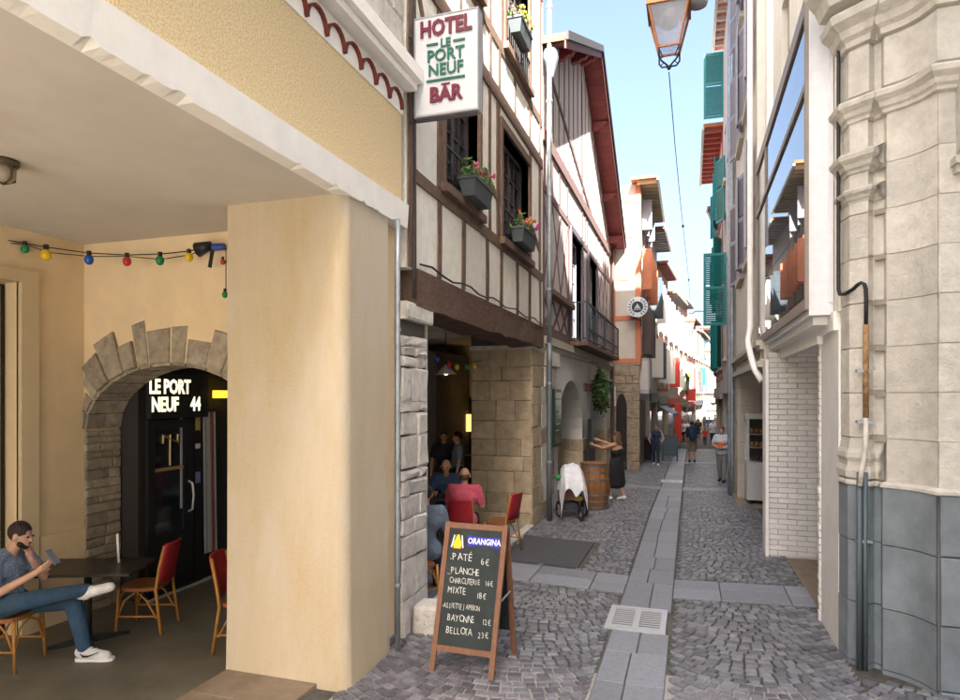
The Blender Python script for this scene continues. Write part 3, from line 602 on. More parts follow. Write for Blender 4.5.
# ------------------------------------------------------------------ hotel sign, perpendicular to the wall
SY=5.95
HS=thing('hotel_sign','white projecting sign reading HOTEL LE PORT NEUF BAR','sign',(-2.3,SY,5.2))
tl=onY(418,19,SY); br=onY(479,108,SY); sx0,sx1,sz0,sz1=tl.x,br.x,5.17,6.12
MB().box(sx0,sx1,SY-.06,SY+.06,sz0,sz1).build('panel',P('sign_white',(.54,.56,.60),.35,var=.03),HS)
mb=MB(); 
for a,b,c,d in ((sx0-.015,sx1+.015,sz0-.022,sz0-.002),(sx0-.015,sx1+.015,sz1+.002,sz1+.016),(sx0-.014,sx0-.002,sz0,sz1),(sx1+.002,sx1+.014,sz0,sz1)): mb.box(a,b,SY-.065,SY+.065,c,d)
mb.build('frame',greypaint,HS)
for z in (sz0-.03,sz1-.12): MB().tube([(-2.72,SY,z),(sx0+ (.62 if z<5.3 else .02),SY,z)],.018,8).build('bracket',P('iron_bracket',(.09,.08,.09),.5,.5),HS)
plum=P('plum_letters',(.13,.012,.03),.45); dgreen=P('green_letters',(.01,.12,.085),.45); sw=sx1-sx0; xm=(sx0+sx1)/2; yf=SY-.072
for body,size,zf,mat,sx in (('HOTEL',.215,.80,plum,.80),('LE',.115,.668,dgreen,.95),('PORT',.165,.53,dgreen,.94),('NEUF',.16,.385,dgreen,.94),('BAR',.20,.115,plum,.92)):
    put_text('lettering',body,size,mat,(xm,yf,sz0+.95*zf),(1,0,0),(0,0,1),HS,bold=.008 if mat is plum else .003,sx=sx,extrude=.004)
mb=MB()
for a,b,z in ((-.20,-.08,.70),(.08,.20,.70),(-.20,.20,.325)): MB().box(xm+a,xm+b,yf-.002,yf+.008,sz0+.95*z,sz0+.95*z+.02).build('rule',dgreen,HS)
MB().box(xm-.045,xm+.045,yf-.002,yf+.008,sz0+.95*.115+.155,sz0+.95*.115+.168).build('letter_bar',plum,HS)
# ------------------------------------------------------------------ flower boxes
def flower_box(label,y0,y1,z,cols):
    t=thing('flower_box',label,'flower box',(HX+.15,(y0+y1)/2,z),'hotel window boxes')
    mb=MB(); x0,x1=HX+.06,HX+.27
    mb.hexa([(x0+.03,y0+.03,z),(x1-.03,y0+.03,z),(x1-.03,y1-.03,z),(x0+.03,y1-.03,z),(x0,y0,z+.2),(x1,y0,z+.2),(x1,y1,z+.2),(x0,y1,z+.2)])
    mb.box(x0-.012,x1+.012,y0-.012,y1+.012,z+.2,z+.235); mb.build('trough',P('grey_trough',(.07,.085,.09),.6),t)
    fn=lambda: (random.uniform(x0,x1)+random.gauss(0,.03),random.uniform(y0,y1)+random.gauss(0,.04),z+.22+abs(random.gauss(0,.11)))
    leaves(260,fn,.04,leaf_m,'foliage',t)
    for c,nm in cols:
        mb=MB()
        for _ in range(7):
            p=Vector(fn())+Vector((.03,0,.07)); 
            for k in range(5): mb.ball((p.x+random.gauss(0,.018),p.y+random.gauss(0,.018),p.z+random.gauss(0,.015)),.02,6)
        mb.build('blossom',P('petal_'+nm,c,.6),t)
flower_box('grey window box with pink geraniums below the first hotel window',7.3,8.0,4.80,[((.62,.10,.22),'pink')])
flower_box('grey window box with magenta and orange flowers beside the zinc downpipe',9.65,10.5,4.78,[((.50,.03,.28),'magenta'),((.65,.18,.06),'orange')])
flower_box('grey window box with pink blooms at the upper hotel window',9.5,10.2,7.95,[((.60,.14,.24),'rose'),((.6,.45,.05),'gold')])
# ================================================================== GABLED HOUSE with arcade
GB=thing('gabled_house','grey timbered gable house with red eaves above a white arcade','building',(-4,18,0))
GX=-2.75; F=Fl(GX); Y0,Y1=12.3,23.75; AP=17.3; APZ=11.4; SLp=.58; SLn=.46
gr_pl=M('mauve_plaster',(.54,.49,.48),.9,.14,6,.3,24,c2=(.44,.39,.39),c2s=3,c2a=.5)
wh_pl=M('arcade_plaster',(.70,.69,.67),.9,.06,5,.2,26,c2=(.58,.55,.50),c2s=1.5,c2a=.5,streak=2)
mauve=M('mauve_timber',(.16,.10,.095),.8,.3,9,.4,30,aniso=(6,6,1),rnd=.15)
# arcade with pointed-round arches (deep reveals)
archs=[(13.95,17.3,2.75,1.5),(18.75,22.4,2.95,1.6)]   # y0,y1,apex,spring
def arch_poly(a,b,ap,sp,K=14): return [((a+b)/2-(b-a)/2*math.cos(math.pi*k/K), sp+(ap-sp)*math.sin(math.pi*k/K)) for k in range(K+1)]
TH=.9
mb=MB(); ZB=-.5
segs=[(12.35,archs[0][0]),(archs[0][1],archs[1][0]),(archs[1][1],Y1)]
for a,b in segs: mb.fbox(F,a,b,-TH,0,ZB,3.3)
for a in archs:
    pl_=arch_poly(*a)
    for (u0,z0),(u1,z1) in zip(pl_,pl_[1:]): mb.hexa([F(u0,-TH,z0),F(u1,-TH,z1),F(u1,0,z1),F(u0,0,z0),F(u0,-TH,3.3),F(u1,-TH,3.3),F(u1,0,3.3),F(u0,0,3.3)])
mb.build('arcade_wall',wh_pl,GB)
for a,b in ((archs[0][1],archs[1][0]),(archs[1][1],Y1-.05)):   # exposed stone at the pier feet
    courses(GB,Ff(a,0),GX-TH,GX,[-.4,.1,.5,.9,1.22],(.3,.5),tanstone,proud=.02)
    courses(GB,Fl(GX,a),0,b-a,[-.4,.1,.5,.9,1.22],(.4,.8),tanstone,proud=.03)
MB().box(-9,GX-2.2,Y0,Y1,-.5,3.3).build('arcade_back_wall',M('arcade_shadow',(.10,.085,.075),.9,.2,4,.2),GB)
mb=MB(); mb.fbox(F,Y0+.02,Y1,-.4,.06,3.3,3.4); mb.fbox(F,Y0+.02,Y1,-.4,.11,3.404,3.56); mb.build('string_course',paintstone,GB)
stone(GB,F,12.5,13.7,2.98,3.29,oldstone,.10,-.2,.02,.01,'impost_stone')
stone(GB,F,12.5,13.6,2.55,2.96,oldstone,.05,-.2,.02,.01,'impost_stone')
# upper wall (gable outline)
def gable_z(y): return APZ-(SLn if y<AP else SLp)*abs(y-AP)
opsw=[(15.45,17.1,3.75,6.35),(18.3,19.95,3.75,6.35)]
facade(GB,F,Y0,Y1,3.56,7.45,opsw,.25,gr_pl,body=5,name='first_floor_wall')
mb=MB(); mb.prism([(Y0,7.45),(Y1,7.45),(Y1,gable_z(Y1)),(AP,APZ),(Y0,gable_z(Y0))],F,-5,-.02); mb.build('gable_wall',M('gable_boards',(.58,.54,.50),.85,.12,5,.25,30,aniso=(4,4,1)),GB)
y=Y0+.1
while y<Y1-.3:
    y1=y+.30; zt=min(gable_z(y),gable_z(y1))
    MB().hexa([F(y+.008,-.03,7.6),F(y1-.008,-.03,7.6),F(y1-.008,.012,7.6),F(y+.008,.012,7.6),F(y+.008,-.03,gable_z(y+.008)-.02),F(y1-.008,-.03,gable_z(y1-.008)-.02),F(y1-.008,.012,gable_z(y1-.008)-.02),F(y+.008,.012,gable_z(y+.008)-.02)]).build('gable_board',MATS['gable_boards'],GB); y=y1
gt=lambda *a,**k: tim(*a,m=mauve,par=GB,FF=F,**k)
gt(Y0,7.5,Y1,7.5,.26,.05,nm='timber_rail'); gt(Y0,3.68,Y1,3.66,.2,.03,nm='timber_rail')
for u in [12.75+.62*i for i in range(18)]: gt(u,7.62,u+random.uniform(-.03,.03),gable_z(u)-.05,.075,.022)
gt(13.0,9.0,19.0,7.6,.16,.035,nm='timber_brace'); gt(17.1,10.7,17.25,7.6,.14,.03)
for u in (12.5,13.3,14.1,15.1,17.25,17.75,18.2,20.1,20.8,21.5,22.3,23.0,23.6): gt(u,6.6,u,7.4,.15)
gt(Y0,6.5,Y1,6.48,.17,.024,nm='timber_rail')
for u in (12.45,15.2,17.3,18.1,20.15,23.6): gt(u,3.75,u,6.45,.16)
# saltire panels beside the French windows
for zz in ((4.65,6.4),(3.76,4.40)):
    for a,b in ((12.5,13.35),(13.35,14.25),(14.25,15.15)):
        gt(a,zz[0],b,zz[1],.10,.012,nm='timber_brace'); gt(a,zz[1],b,zz[0],.10,.008,nm='timber_brace')
for a,b in ((20.3,21.2),(21.2,22.1),(22.1,23.0)): gt(a,4.6,b,6.4,.10,.012,nm='timber_brace'); gt(a,6.4,b,4.6,.10,.008,nm='timber_brace')
MB().fbox(F,12.7,15.3,0,.16,4.42,4.53).build('ledge',timber,GB)
for a,b,c,d in opsw:
    s_=MB(); e=.09
    for q in ((a-e,a,c,d),(b,b+e,c,d),(a-e,b+e,d,d+.12)): s_.fbox(F,q[0],q[1],-.2,.06,q[2],q[3])
    s_.build('window_surround',P('slate_surround',(.11,.095,.115),.6),GB); window(GB,F,a+.03,b-.03,c+.1,d-.03,-.18,greypaint,None,2,5,.07)
# balcony
bal=MB(); bal.fbox(F,15.3,22.4,-.02,.45,3.58,3.68); bal=bal.build('balcony_slab',timber,GB)
iron=P('navy_iron',(.035,.045,.06),.5)
for seg in ((15.4,18.6),(18.75,22.3)):
    mb=MB(); n_=.42
    for z in (3.75,4.0,4.62): mb.bar(F(seg[0],n_,z),F(seg[1],n_,z),.035,.03,(1,0,0))
    for u in (seg[0],seg[1]): mb.bar(F(u,n_,3.68),F(u,n_,4.66),.05,.05,(1,0,0))
    u=seg[0]+.1
    while u<seg[1]: mb.bar(F(u,n_,3.75),F(u,n_,4.62),.016,.014,(1,0,0)); u+=.22
    for z in (3.75,4.62): mb.bar(F(seg[0],0,z),F(seg[0],n_,z),.03,.03,(0,0,1))
    for k in range(4): mb.bar(F(seg[0],n_*k/4,3.75),F(seg[0],n_*k/4,4.62),.02,.02,(0,1,0))
    mb.build('railing',iron,bal)
# roof: verge overhanging the street
OV=.52; RT_=.14
for sgn,ye in ((-1,Y0-.2),(1,Y1+.25)):
    SS=SLn if sgn<0 else SLp; za=APZ+.12; ze=APZ+.12-SS*abs(ye-AP)
    A=[F(AP,-6,za),F(AP,OV,za),F(ye,OV,ze),F(ye,-6,ze)]
    rf=MB().hexa([A[0],A[1],A[2],A[3]]+[p+Vector((0,0,RT_)) for p in A]).build('roof',terracotta,GB)
    # red boarded soffit pieces under the verge
    n_=int(abs(ye-AP)/.20)
    for k in range(n_):
        u0=AP+sgn*(.2*k+.006); u1=AP+sgn*(.2*k+.194); q=lambda u: za-SS*abs(u-AP)-.006
        MB().hexa([F(u0,-.02,q(u0)-.025),F(u1,-.02,q(u1)-.025),F(u1,OV-.03,q(u1)-.025),F(u0,OV-.03,q(u0)-.025),F(u0,-.02,q(u0)),F(u1,-.02,q(u1)),F(u1,OV-.03,q(u1)),F(u0,OV-.03,q(u0))]).build('soffit_board',redpaint,GB)
    MB().hexa([F(AP,OV-.03,za-.16),F(ye,OV-.03,ze-.16),F(ye,OV+.0,ze-.16),F(AP,OV+.0,za-.16),F(AP,OV-.03,za+.02),F(ye,OV-.03,ze+.02),F(ye,OV,ze+.02),F(AP,OV,za+.02)]).build('barge_board',P('dark_barge',(.16,.06,.055),.6),GB)
    MB().hexa([F(AP,OV+.002,za+.0),F(ye,OV+.002,ze),F(ye,OV+.05,ze),F(AP,OV+.05,za),F(AP,OV+.002,za+RT_+.03),F(ye,OV+.002,ze+RT_+.03),F(ye,OV+.05,ze+RT_+.03),F(AP,OV+.05,za+RT_+.03)]).build('verge_trim',P('slate_trim',(.045,.04,.04),.6),GB)
    for d in ([.35,1.7,3.6] if sgn<0 else [1.8,4.2,5.9]):
        u=AP+sgn*d; z=APZ+.10-SS*d
        MB().prism([(0,-.04),(.46,-.05),(.47,-.10),(.40,-.13),(.36,-.20),(.26,-.20),(.2,-.26),(0,-.28)],lambda a,n,zz,u=u,z=z: F(u+n,a,z+zz),-.07,.07).build('purlin_end',redpaint,GB)
# faded lettering on the arcade: strokes as in the photograph
u=17.45
for i,wd in enumerate((.10,0,.2,.17,.17,.17,.17,.17)):
    if wd:
        mb=MB()
        mb.fbox(F,u,u+.035,.0,.008,2.50,2.72); mb.fbox(F,u+.04,u+wd*.8,.0,.008,2.685,2.72)
        if i>1: mb.fbox(F,u+wd*.8,u+wd*.8+.03,.0,.008,2.50,2.72); mb.fbox(F,u+.04,u+wd*.75,.0,.008,2.50,2.53)
        mb.build('letter',P('faded_red_letters',(.30,.07,.06),.7),GB)
    u+=wd+.035
# wall things on the arcade
mbd=thing('menu_case','tall dark green menu case fixed to the stone pier','menu case',(GX,13.35,1.4))
MB().fbox(F,13.0,13.75,.04,.12,1.33,2.52).build('frame',P('bottle_green',(.02,.05,.04),.4),mbd); MB().fbox(F,13.06,13.69,.121,.126,1.39,2.46).build('glass',P('green_glass',(.05,.10,.08),.1),mbd)
for i in range(6): MB().fbox(F,13.12,13.62-.1*(i%3),.127,.129,2.3-.13*i,2.33-.13*i).build('menu_line',P('pale_ink',(.3,.36,.32),.7),mbd)
tw=thing('menu_stand','tall black menu stand the woman in black reaches for','menu stand',(GX+.3,17.6,gz(-2.4,17.6)))
MB().box(GX+.14,GX+.24,17.3,17.95,-.12,1.75).build('board',P('stand_black',(.02,.022,.025),.4),tw); MB().box(GX+.241,GX+.244,17.42,17.83,.95,1.5).build('poster',P('stand_poster',(.10,.13,.16),.5),tw)
MB().box(GX+.05,GX+.4,17.25,18.0,-.2,-.12).build('base',black_m,tw)
# hanging plant
hp=thing('hanging_plant','bushy green plant hanging over the second arch','plant',(GX+.35,20.4,2.2))
pc=onX(601,389,GX+.35)
def hpf():
    while True:
        a=random.uniform(-1,1); rr_=.36*math.sqrt(1-abs(a)**1.6)*(1.0 if a<.2 else 1-.55*(a-.2))
        t=random.uniform(0,6.283); r=rr_*random.random()**.4; b_=.08*math.sin(5*a+2*t)+.07*math.sin(3*t+7*a); return (pc.x+(r+b_)*math.cos(t)*.75,pc.y+(r+b_)*math.sin(t),pc.z+a*.50+random.gauss(0,.07)-(.25*random.random()**6 if a<0 else 0))
leaves(1000,hpf,.065,leaf_d,'foliage',hp)
MB().lathe([(.12,-.25),(.2,.0)],(pc.x,pc.y,pc.z-.2),12).build('pot',P('pot_brown',(.1,.06,.04),.7),hp); MB().tube([(pc.x,pc.y,pc.z),(pc.x-.1,pc.y,3.3),(GX,pc.y,3.35)],.012).build('hanger',black_m,hp)
MB().tube([F(Y1-.1,.1,z) for z in (-.4,2,4,6,7.6)]+[F(Y1-.0,.25,7.9)],.05,8).build('downpipe',P('brown_pipe',(.12,.08,.07),.5),GB)
# ================================================================== generic town houses further down
def frame(P0,P1,side):
    P0=Vector((P0[0],P0[1],0)); P1=Vector((P1[0],P1[1],0)); d=(P1-P0).normalized(); n=Vector((d.y,-d.x,0))*side
    return (lambda u,nn,z: P0+d*u+n*nn+Vector((0,0,z))), (P1-P0).length
def rafters(par,F,L,z,ov,mat,rmat,step=.5,th=.12):
    MB().fbox(F,-.1,L+.1,-.3,ov,z+.10,z+.10+th).build('roof',rmat,par)
    u=.1
    while u<L: MB().fbox(F,u-.05,u+.05,-.1,ov-.04,z-.04,z+.098).build('rafter',mat,par); u+=step
    MB().fbox(F,-.1,L+.1,ov-.03,ov+.05,z+.02,z+.098).build('gutter',zinc,par)
def house(label,P0,P1,side,top,wall,shut,gfm,eave=.6,tmb=None,rmat=None,nfl=3,angs=(95,),wd=.95,ww=1.9,shop=True,fh=2.75,gh=3.2):
    F,L=frame(P0,P1,side); gm=Vector(((P0[0]+P1[0])/2,(P0[1]+P1[1])/2,0)); g=gz(gm.x,gm.y)
    T=thing('town_house',label,'house',(gm.x,gm.y,g),'town houses along the street')
    n=max(1,int(L/ww)); ops=[]; ws=[]
    for f in range(nfl):
        zb=g+gh+.55+f*fh
        if zb+1.7>top-.2: break
        for i in range(n):
            c=L*(i+.5)/n; o=(c-wd/2,c+wd/2,zb,zb+1.75); ops.append(o); ws.append((o,f,i))
    if shop: 
        for i in range(max(1,n//2)): a=L*(i)/max(1,n//2); b=L*(i+1)/max(1,n//2); ops.append((a+.4,b-.4,g+.02,g+2.6))
    facade(T,F,0,L,g-1,top,ops,.2,wall,body=6)
    for (o,f,i) in ws:
        w_=window(T,F,o[0]+.02,o[1]-.02,o[2]+.02,o[3]-.02,-.15,whites,None,2,1,.06)
        for sd_,hu in ((-1,o[0]),(1,o[1])):
            sm=shut[(f+i)%len(shut)]
            if sm is None: continue
            an=random.choice(angs)+random.uniform(-8,8)
            louvre(w_,F,hu,wd/2,o[2],o[3],sm,an,.03,sd_,slats=False)
        MB().fbox(F,o[0]-.08,o[1]+.08,-.1,.08,o[2]-.10,o[2]).build('sill',paintstone,w_)
    if shop:
        for i in range(max(1,n//2)):
            a=L*(i)/max(1,n//2)+.4; b=L*(i+1)/max(1,n//2)-.4
            sf=MB().fbox(F,a+.02,b-.02,-.19,-.14,g+.05,g+2.58).build('shop_front',gfm,T); MB().fbox(F,a+.15,b-.15,-.138,-.13,g+.6,g+2.2).build('shop_glass',glass_dark,sf)
        MB().fbox(F,.1,L-.1,.0,.1,g+2.65,g+3.05).build('fascia',gfm,T)
    if tmb:
        for f in range(nfl+1):
            z=g+gh+.1+f*fh
            if z<top: MB().fbox(F,0,L,0,.02,z,z+.16).build('timber_rail',tmb,T)
        for i in range(n+1): MB().fbox(F,max(0,L*i/n-.08),min(L,L*i/n+.08),0,.024,g+gh+.26,top).build('timber_post',tmb,T)
    rafters(T,F,L,top,eave,tmb or greypaint,rmat or terracotta)
    return T,F,L
wA=M('far_white',(.50,.465,.42),.9,.07,4,.1); wB=M('far_cream',(.48,.41,.32),.9,.07,4,.1); wC=M('far_rose',(.46,.32,.28),.9,.07,4,.1); wD=M('far_grey',(.48,.46,.44),.9,.07,4,.1)
stone_wall_m=M('rubble_stone',(.30,.24,.18),.95,.3,7,.8,14,c2=(.14,.11,.09),c2s=6,c2a=.7,c2t=.52,bdist=.04)
# ---- house with orange timbers
OR=thing('orange_timbered_house','white house with orange timbers and shutters over a rubble stone ground floor','house',(-3,26,gz(-2,24)))
OX=-1.70; OY=23.85; F=Fl(OX); S=Ff(OY); ot=10.0
MB().box(-8,OX-.22,OY+.01,29.4,-1.2,3.5).build('ground_floor',stone_wall_m,OR)
ow=[(24.5,25.3,6.3,7.8),(26.4,27.2,6.3,7.8),(28.3,29.0,6.3,7.8),(24.5,25.3,8.5,9.6),(26.4,27.2,8.5,9.6),(24.5,25.3,3.9,5.6),(26.4,27.2,3.9,5.6)]
facade(OR,F,OY,29.4,3.5,ot,ow,.2,wA,body=6)
courses(OR,S,-2.74,OX-.02,[-.7,-.3,.0,.3,.6,.9,1.2,1.55,1.9,2.2,2.5,2.8,3.1,3.45],(.18,.4),stone_wall_m,proud=.03,ch=.02,jit=.012)
courses(OR,Fl(OX-.22),OY,29.4,[-.9,-.4,0,.4,.8,1.2,1.6,2.0,2.4,2.8,3.2,3.5],(.4,.9),stone_wall_m,proud=.05,ch=.02,jit=.012)
K=10; ap=[(-2.36+.19*math.cos(math.pi*k/K),1.9+.55*math.sin(math.pi*k/K)) for k in range(K+1)]
MB().prism([(-2.17,-.5)]+ap+[(-2.55,-.5)],S,.03,.06).build('arched_doorway',P('arch_dark',(.02,.018,.016),.8),OR)
MB().fbox(S,-2.63,-2.56,.03,.06,2.0,2.7).build('light_panel',whites,OR)
for z in (3.55,5.1,6.55,8.1,9.4): MB().fbox(S,-2.74,OX,0,.025,z,z+.17).build('timber_rail',orangep,OR)
for x in (OX-.08,): MB().fbox(S,x-.09,x+.08,0,.03,3.6,ot).build('timber_post',orangep,OR)
MB().fbox(S,-2.7,-2.58,0,.03,3.6,ot).build('timber_post',orangep,OR)
for y in (OY+.08,25.7,27.7,29.3): MB().fbox(F,y-.08,y+.08,0,.025,3.6,ot).build('timber_post',orangep,OR)
MB().fbox(F,OY,29.4,0,.03,3.5,3.7).build('timber_rail',orangep,OR); MB().fbox(F,OY,29.4,0,.03,5.8,5.95).build('timber_rail',orangep,OR)
for (a,b,c,d) in ow:
    w_=window(OR,F,a+.02,b-.02,c+.02,d-.02,-.15,whites,None,2,1,.06)
    mt=greysh if c>8 else (P('dark_shutter',(.09,.07,.07),.6) if c<5 else orangep)
    louvre(w_,F,a,.34,c,d,mt,70 if c<6 else 95,.03,-1,slats=False); louvre(w_,F,b,.34,c,d,mt,88 if c<8 else 30,.03,1,slats=False)
rafters(OR,Fl(OX,OY-.3),5.8,ot-.05,.62,M('cream_rafter',(.50,.44,.28),.7,.1,5,.1),terracotta,.42,.10)
ori=thing('oriel_box','pale grey panelled box projecting above the stone ground floor','oriel',(OX,24.6,2.5))
mb=MB(); mb.fbox(F,24.2,25.9,-.22,.28,2.45,3.75); mb.build('box',greypaint,ori)
for a in (24.3,24.85,25.4): MB().fbox(F,a,a+.45,.281,.295,2.6,3.65).build('panel',wD,ori)
MB().fbox(Ff(24.2),OX-.2,OX+.24,0,.012,2.6,3.65).build('panel',wD,ori)
MB().prism([(24.2,2.45),(25.9,2.45),(25.6,2.2),(24.5,2.2)],F,-.2,.2).build('corbel',greypaint,ori)
# round projecting sign
rs=thing('round_sign','round white sign with a dark centre on an iron bracket','sign',onY(637.5,307,23.4)); c=rs.location.copy(); rs_r=.36
MB().lathe([(rs_r,-.03),(rs_r,.03)],c,28,axis='y').build('disc',P('sign_blue_white',(.60,.66,.72),.4),rs)
MB().lathe([(.20,-.042),(.20,.042)],c,24,axis='y').build('centre',P('sign_navy',(.015,.02,.035),.4),rs)
ink=P('sign_ink',(.09,.12,.17),.5)
mb=MB()
for k in range(18):
    if k in (4,5,13,14): continue
    a=2*math.pi*k/18; p=Vector((c.x+.28*math.cos(a),c.y-.034,c.z+.28*math.sin(a))); mb.bar(p-Vector((math.cos(a),0,math.sin(a)))*.045,p+Vector((math.cos(a),0,math.sin(a)))*.045,.042,.01,(0,1,0))
mb.build('lettering',ink,rs)
mb=MB(); mb.prism([(-.11,-.05),(.11,-.05),(.0,.12)],lambda u,n,z:Vector((c.x+u,c.y-.043-n,c.z+z)),0,.006); mb.box(c.x-.12,c.x+.12,c.y-.05,c.y-.043,c.z-.1,c.z-.075); mb.build('emblem',P('sign_pale',(.4,.45,.5),.5),rs)
mb=MB(); mb.tube([(OX,23.95,c.z-.7),(OX+.05,23.6,c.z-.45),(c.x-.25,23.4,c.z-.36),(c.x,23.4,c.z-.37)],.02,6); mb.tube([(OX,23.95,c.z+.1),(c.x-.36,23.4,c.z+.0)],.02,6); mb.build('bracket',black_m,rs)
# ---- terrace of houses down the left side (the street bends gently)
left=[((-1.72,29.5),(-1.6,34),9.6,wA,[whites,navys],'white house with slate shutters next to the orange timbered house',None,.7,(95,88),navys),
 ((-1.6,34.1),(-1.25,39),9.0,wB,[whites,whites],'cream house with plain white shutters and a blue awning',redpaint,.55,(85,),greens),
 ((-1.25,39.1),(-.75,44),8.2,wA,[reds,whites,whites],'white house with bright red shutters standing open',None,.6,(95,90),reds),
 ((-.75,44.1),(-.2,49),8.6,wC,[greens,whites],'rose fronted house with green and red shutters',None,.5,(95,60),greens),
 ((-.2,49.1),(.4,55),8.0,wA,[redpaint,whites],'white house with oxblood timbers and white shutters',redpaint,.5,(95,),redpaint),
 ((.4,55.1),(1.1,62),7.4,wB,[navys,greens],'cream house with slate and green shutters',None,.6,(95,),navys),
 ((1.1,62.1),(1.9,70),8.4,wA,[whites],'tall white house with white shutters and a wide eave',None,.9,(90,),wD),
 ((1.9,70.1),(3.0,82),7.6,wB,[whites,greens],'last cream house before the square with a wide eave',None,1.0,(90,),wD)]
for p0,p1,top,wl,sh,lab,tb,ev,an,gf in left:
    T,Fh,Lh=house(lab,p0,p1,1,top,wl,sh,gf,ev,tb,None,3,an)
# awnings and shop flags on the left
def awning(label,p,w_,d,z,mat,F):
    t=thing('awning',label,'awning',F(p,0,z)); mb=MB()
    mb.hexa([F(p,0,z),F(p+w_,0,z),F(p+w_,d,z-.45),F(p,d,z-.45),F(p,0,z+.03),F(p+w_,0,z+.03),F(p+w_,d,z-.42),F(p,d,z-.42)]); mb.build('canvas',mat,t); MB().fbox(F,p,p+w_,d-.01,d+.01,z-.6,z-.45).build('valance',mat,t)
Fa,_=frame((-1.6,34.1),(-1.25,39),1); awning('slate blue awning over the shop below white shutters',.3,3.0,.75,1.85,P('awning_blue',(.20,.25,.32),.8),Fa)
Fa,_=frame((-1.25,39.1),(-.75,44),1); awning('pale awning over the shop below red shutters',.5,3.0,.8,1.6,P('awning_white',(.6,.58,.55),.8),Fa)
Fa,_=frame((-.75,44.1),(-.2,49),1); awning('lime green awning beneath the rose fronted house',.3,2.6,.6,4.2,limes,Fa)
def banner(label,F,u,n0,n1,z0,z1,mat):
    t=thing('banner',label,'banner',F(u,0,z0)); MB().fbox(F,u,u+.05,n0,n1,z0,z1).build('cloth',mat,t); MB().fbox(F,u,u+.05,-.05,n0-.004,z1-.12,z1-.06).build('bracket',black_m,t)
banner('tall red banner hanging outside the shop below red shutters',frame((-1.25,39.1),(-.75,44),1)[0],.4,.35,.75,-.3,1.9,reds)
banner('short red hanging sign outside the rose fronted house',frame((-.75,44.1),(-.2,49),1)[0],2.0,.25,.9,2.0,2.8,reds)
banner('small green hanging sign above the far shops',frame((.4,55.1),(1.1,62),1)[0],1.0,.25,.7,3.2,4.6,P('pharmacy_green',(.02,.25,.10),.5))
# ================================================================== RIGHT SIDE
# ---- white painted house with the bay window
R1=thing('white_brick_house','pale painted house with a glazed bay above a white brick passage','building',(2,9,0))
WX=1.33; F=Fr(WX); rp_m=M('white_render',(.74,.73,.71),.8,.06,5,.3,20,c2=(.60,.58,.54),c2s=2.5,c2a=.5,c2t=.55,streak=2)
facade(R1,F,6.82,10.9,-.3,3.02,[(7.72,10.9,-.3,3.02)],.5,rp_m,name='ground_wall',body=None)
MB().box(1.3,5,6.9,10.9,3.02,3.2).build('passage_ceiling',whitep,R1); MB().box(3.6,4,7.4,10.9,-.3,3.02).build('passage_end',wD,R1); MB().box(1.86,3.6,6.9,7.70,-.3,3.02).build('passage_wall',rp_m,R1)
passage=struct(MB().box(1.36,3.6,7.74,10.5,-.3,-.012).build('passage_floor',tanslab))
brick_m=M('white_brick',(.74,.72,.69),.75,.06,8,.2,40,rnd=.06)
MB().box(1.14,3.6,10.56,10.9,-.3,3.02).build('brick_core',wD,R1)
BW=Ff(10.56); z=-.08; r_=0
while z<3.0:
    x=1.12-(.13 if r_%2 else 0)
    while x<2.35:
        a=max(x,1.12); b=x+.26
        if b-a>.05: stone(R1,BW,a,b,z,z+.078,brick_m,.018,-.02,.006,.002,'brick')
        x+=.26
    z+=.078; r_+=1
# toothed brick edge at the near jamb and the courses over the passage
z=-.06; r_=0
while z<3.0:
    e=.0 if r_%2 else .03
    stone(R1,F,7.66,7.735+e*.6,z,z+.078,brick_m,.02,-.02,.006,.002,'brick'); z+=.078; r_+=1
for r_,z in enumerate((3.03,3.11)):
    u=6.9+.1*(r_%2)
    while u<10.8: stone(R1,F,u,min(u+.24,10.85),z,z+.078,brick_m,.02,-.03,.006,.002,'brick'); u+=.24
MB().fbox(F,7.6,10.7,-.05,.05,2.94,3.025).build('lintel',whitep,R1)
MB().box(1.075,1.118,10.5,10.9,-.3,2.93).build('post',whitep,R1)
facade(R1,F,6.82,12.0,3.19,17.6,[(10.0,10.8,6.9,8.3),(8.3,9.3,6.9,8.4)],.2,M('cream_render',(.74,.69,.60),.85,.06,5,.25,20,c2=(.64,.59,.51),c2s=2,c2a=.4,streak=3),body=8,name='upper_wall')
for a,b,c,d in ((10.0,10.8,6.9,8.3),(8.3,9.3,6.9,8.4)):
    window(R1,F,a+.02,b-.02,c+.02,d-.02,-.15,P('tan_frame',(.30,.22,.14),.6),None,2,2,.06); MB().fbox(F,a-.06,b+.06,0,.05,c-.1,c).build('sill',P('tan_sill',(.32,.25,.18),.7),R1)
MB().fbox(F,11.84,12.0,.0,.10,6.4,17.6).build('pilaster',rp_m,R1)
BY0,BY1,BF,BZ0,BZ1=7.02,11.98,1.11,3.3,6.22
bay=MB(); bay.box(BF,WX-.002,BY0,BY1,BZ0-.12,BZ0); bay.box(BF,WX-.002,BY0,BY1,BZ1,BZ1+.1); bay.box(BF+.0,WX-.002,BY0,BY0+.06,BZ0,BZ1); bay.box(BF,WX-.002,BY1-.06,BY1,BZ0,BZ1)
by=bay.build('bay_window',P('bay_white',(.70,.71,.74),.5,c2=(.55,.55,.55),c2s=5,c2a=.4,c2t=.58),R1)
mb=MB(); B=Fr(BF)
for a,b,c,d in ((BY0,BY1,BZ0-.06,BZ0+.05),(BY0,BY1,BZ1-.06,BZ1+.11),(BY0,BY0+.05,BZ0+.05,BZ1-.06),(BY1-.05,BY1,BZ0+.05,BZ1-.06),(BY0+.05,BY1-.05,5.42,5.49),(10.6,10.65,5.492,BZ1-.06)): mb.fbox(B,a,b,-.0,.035,c,d)
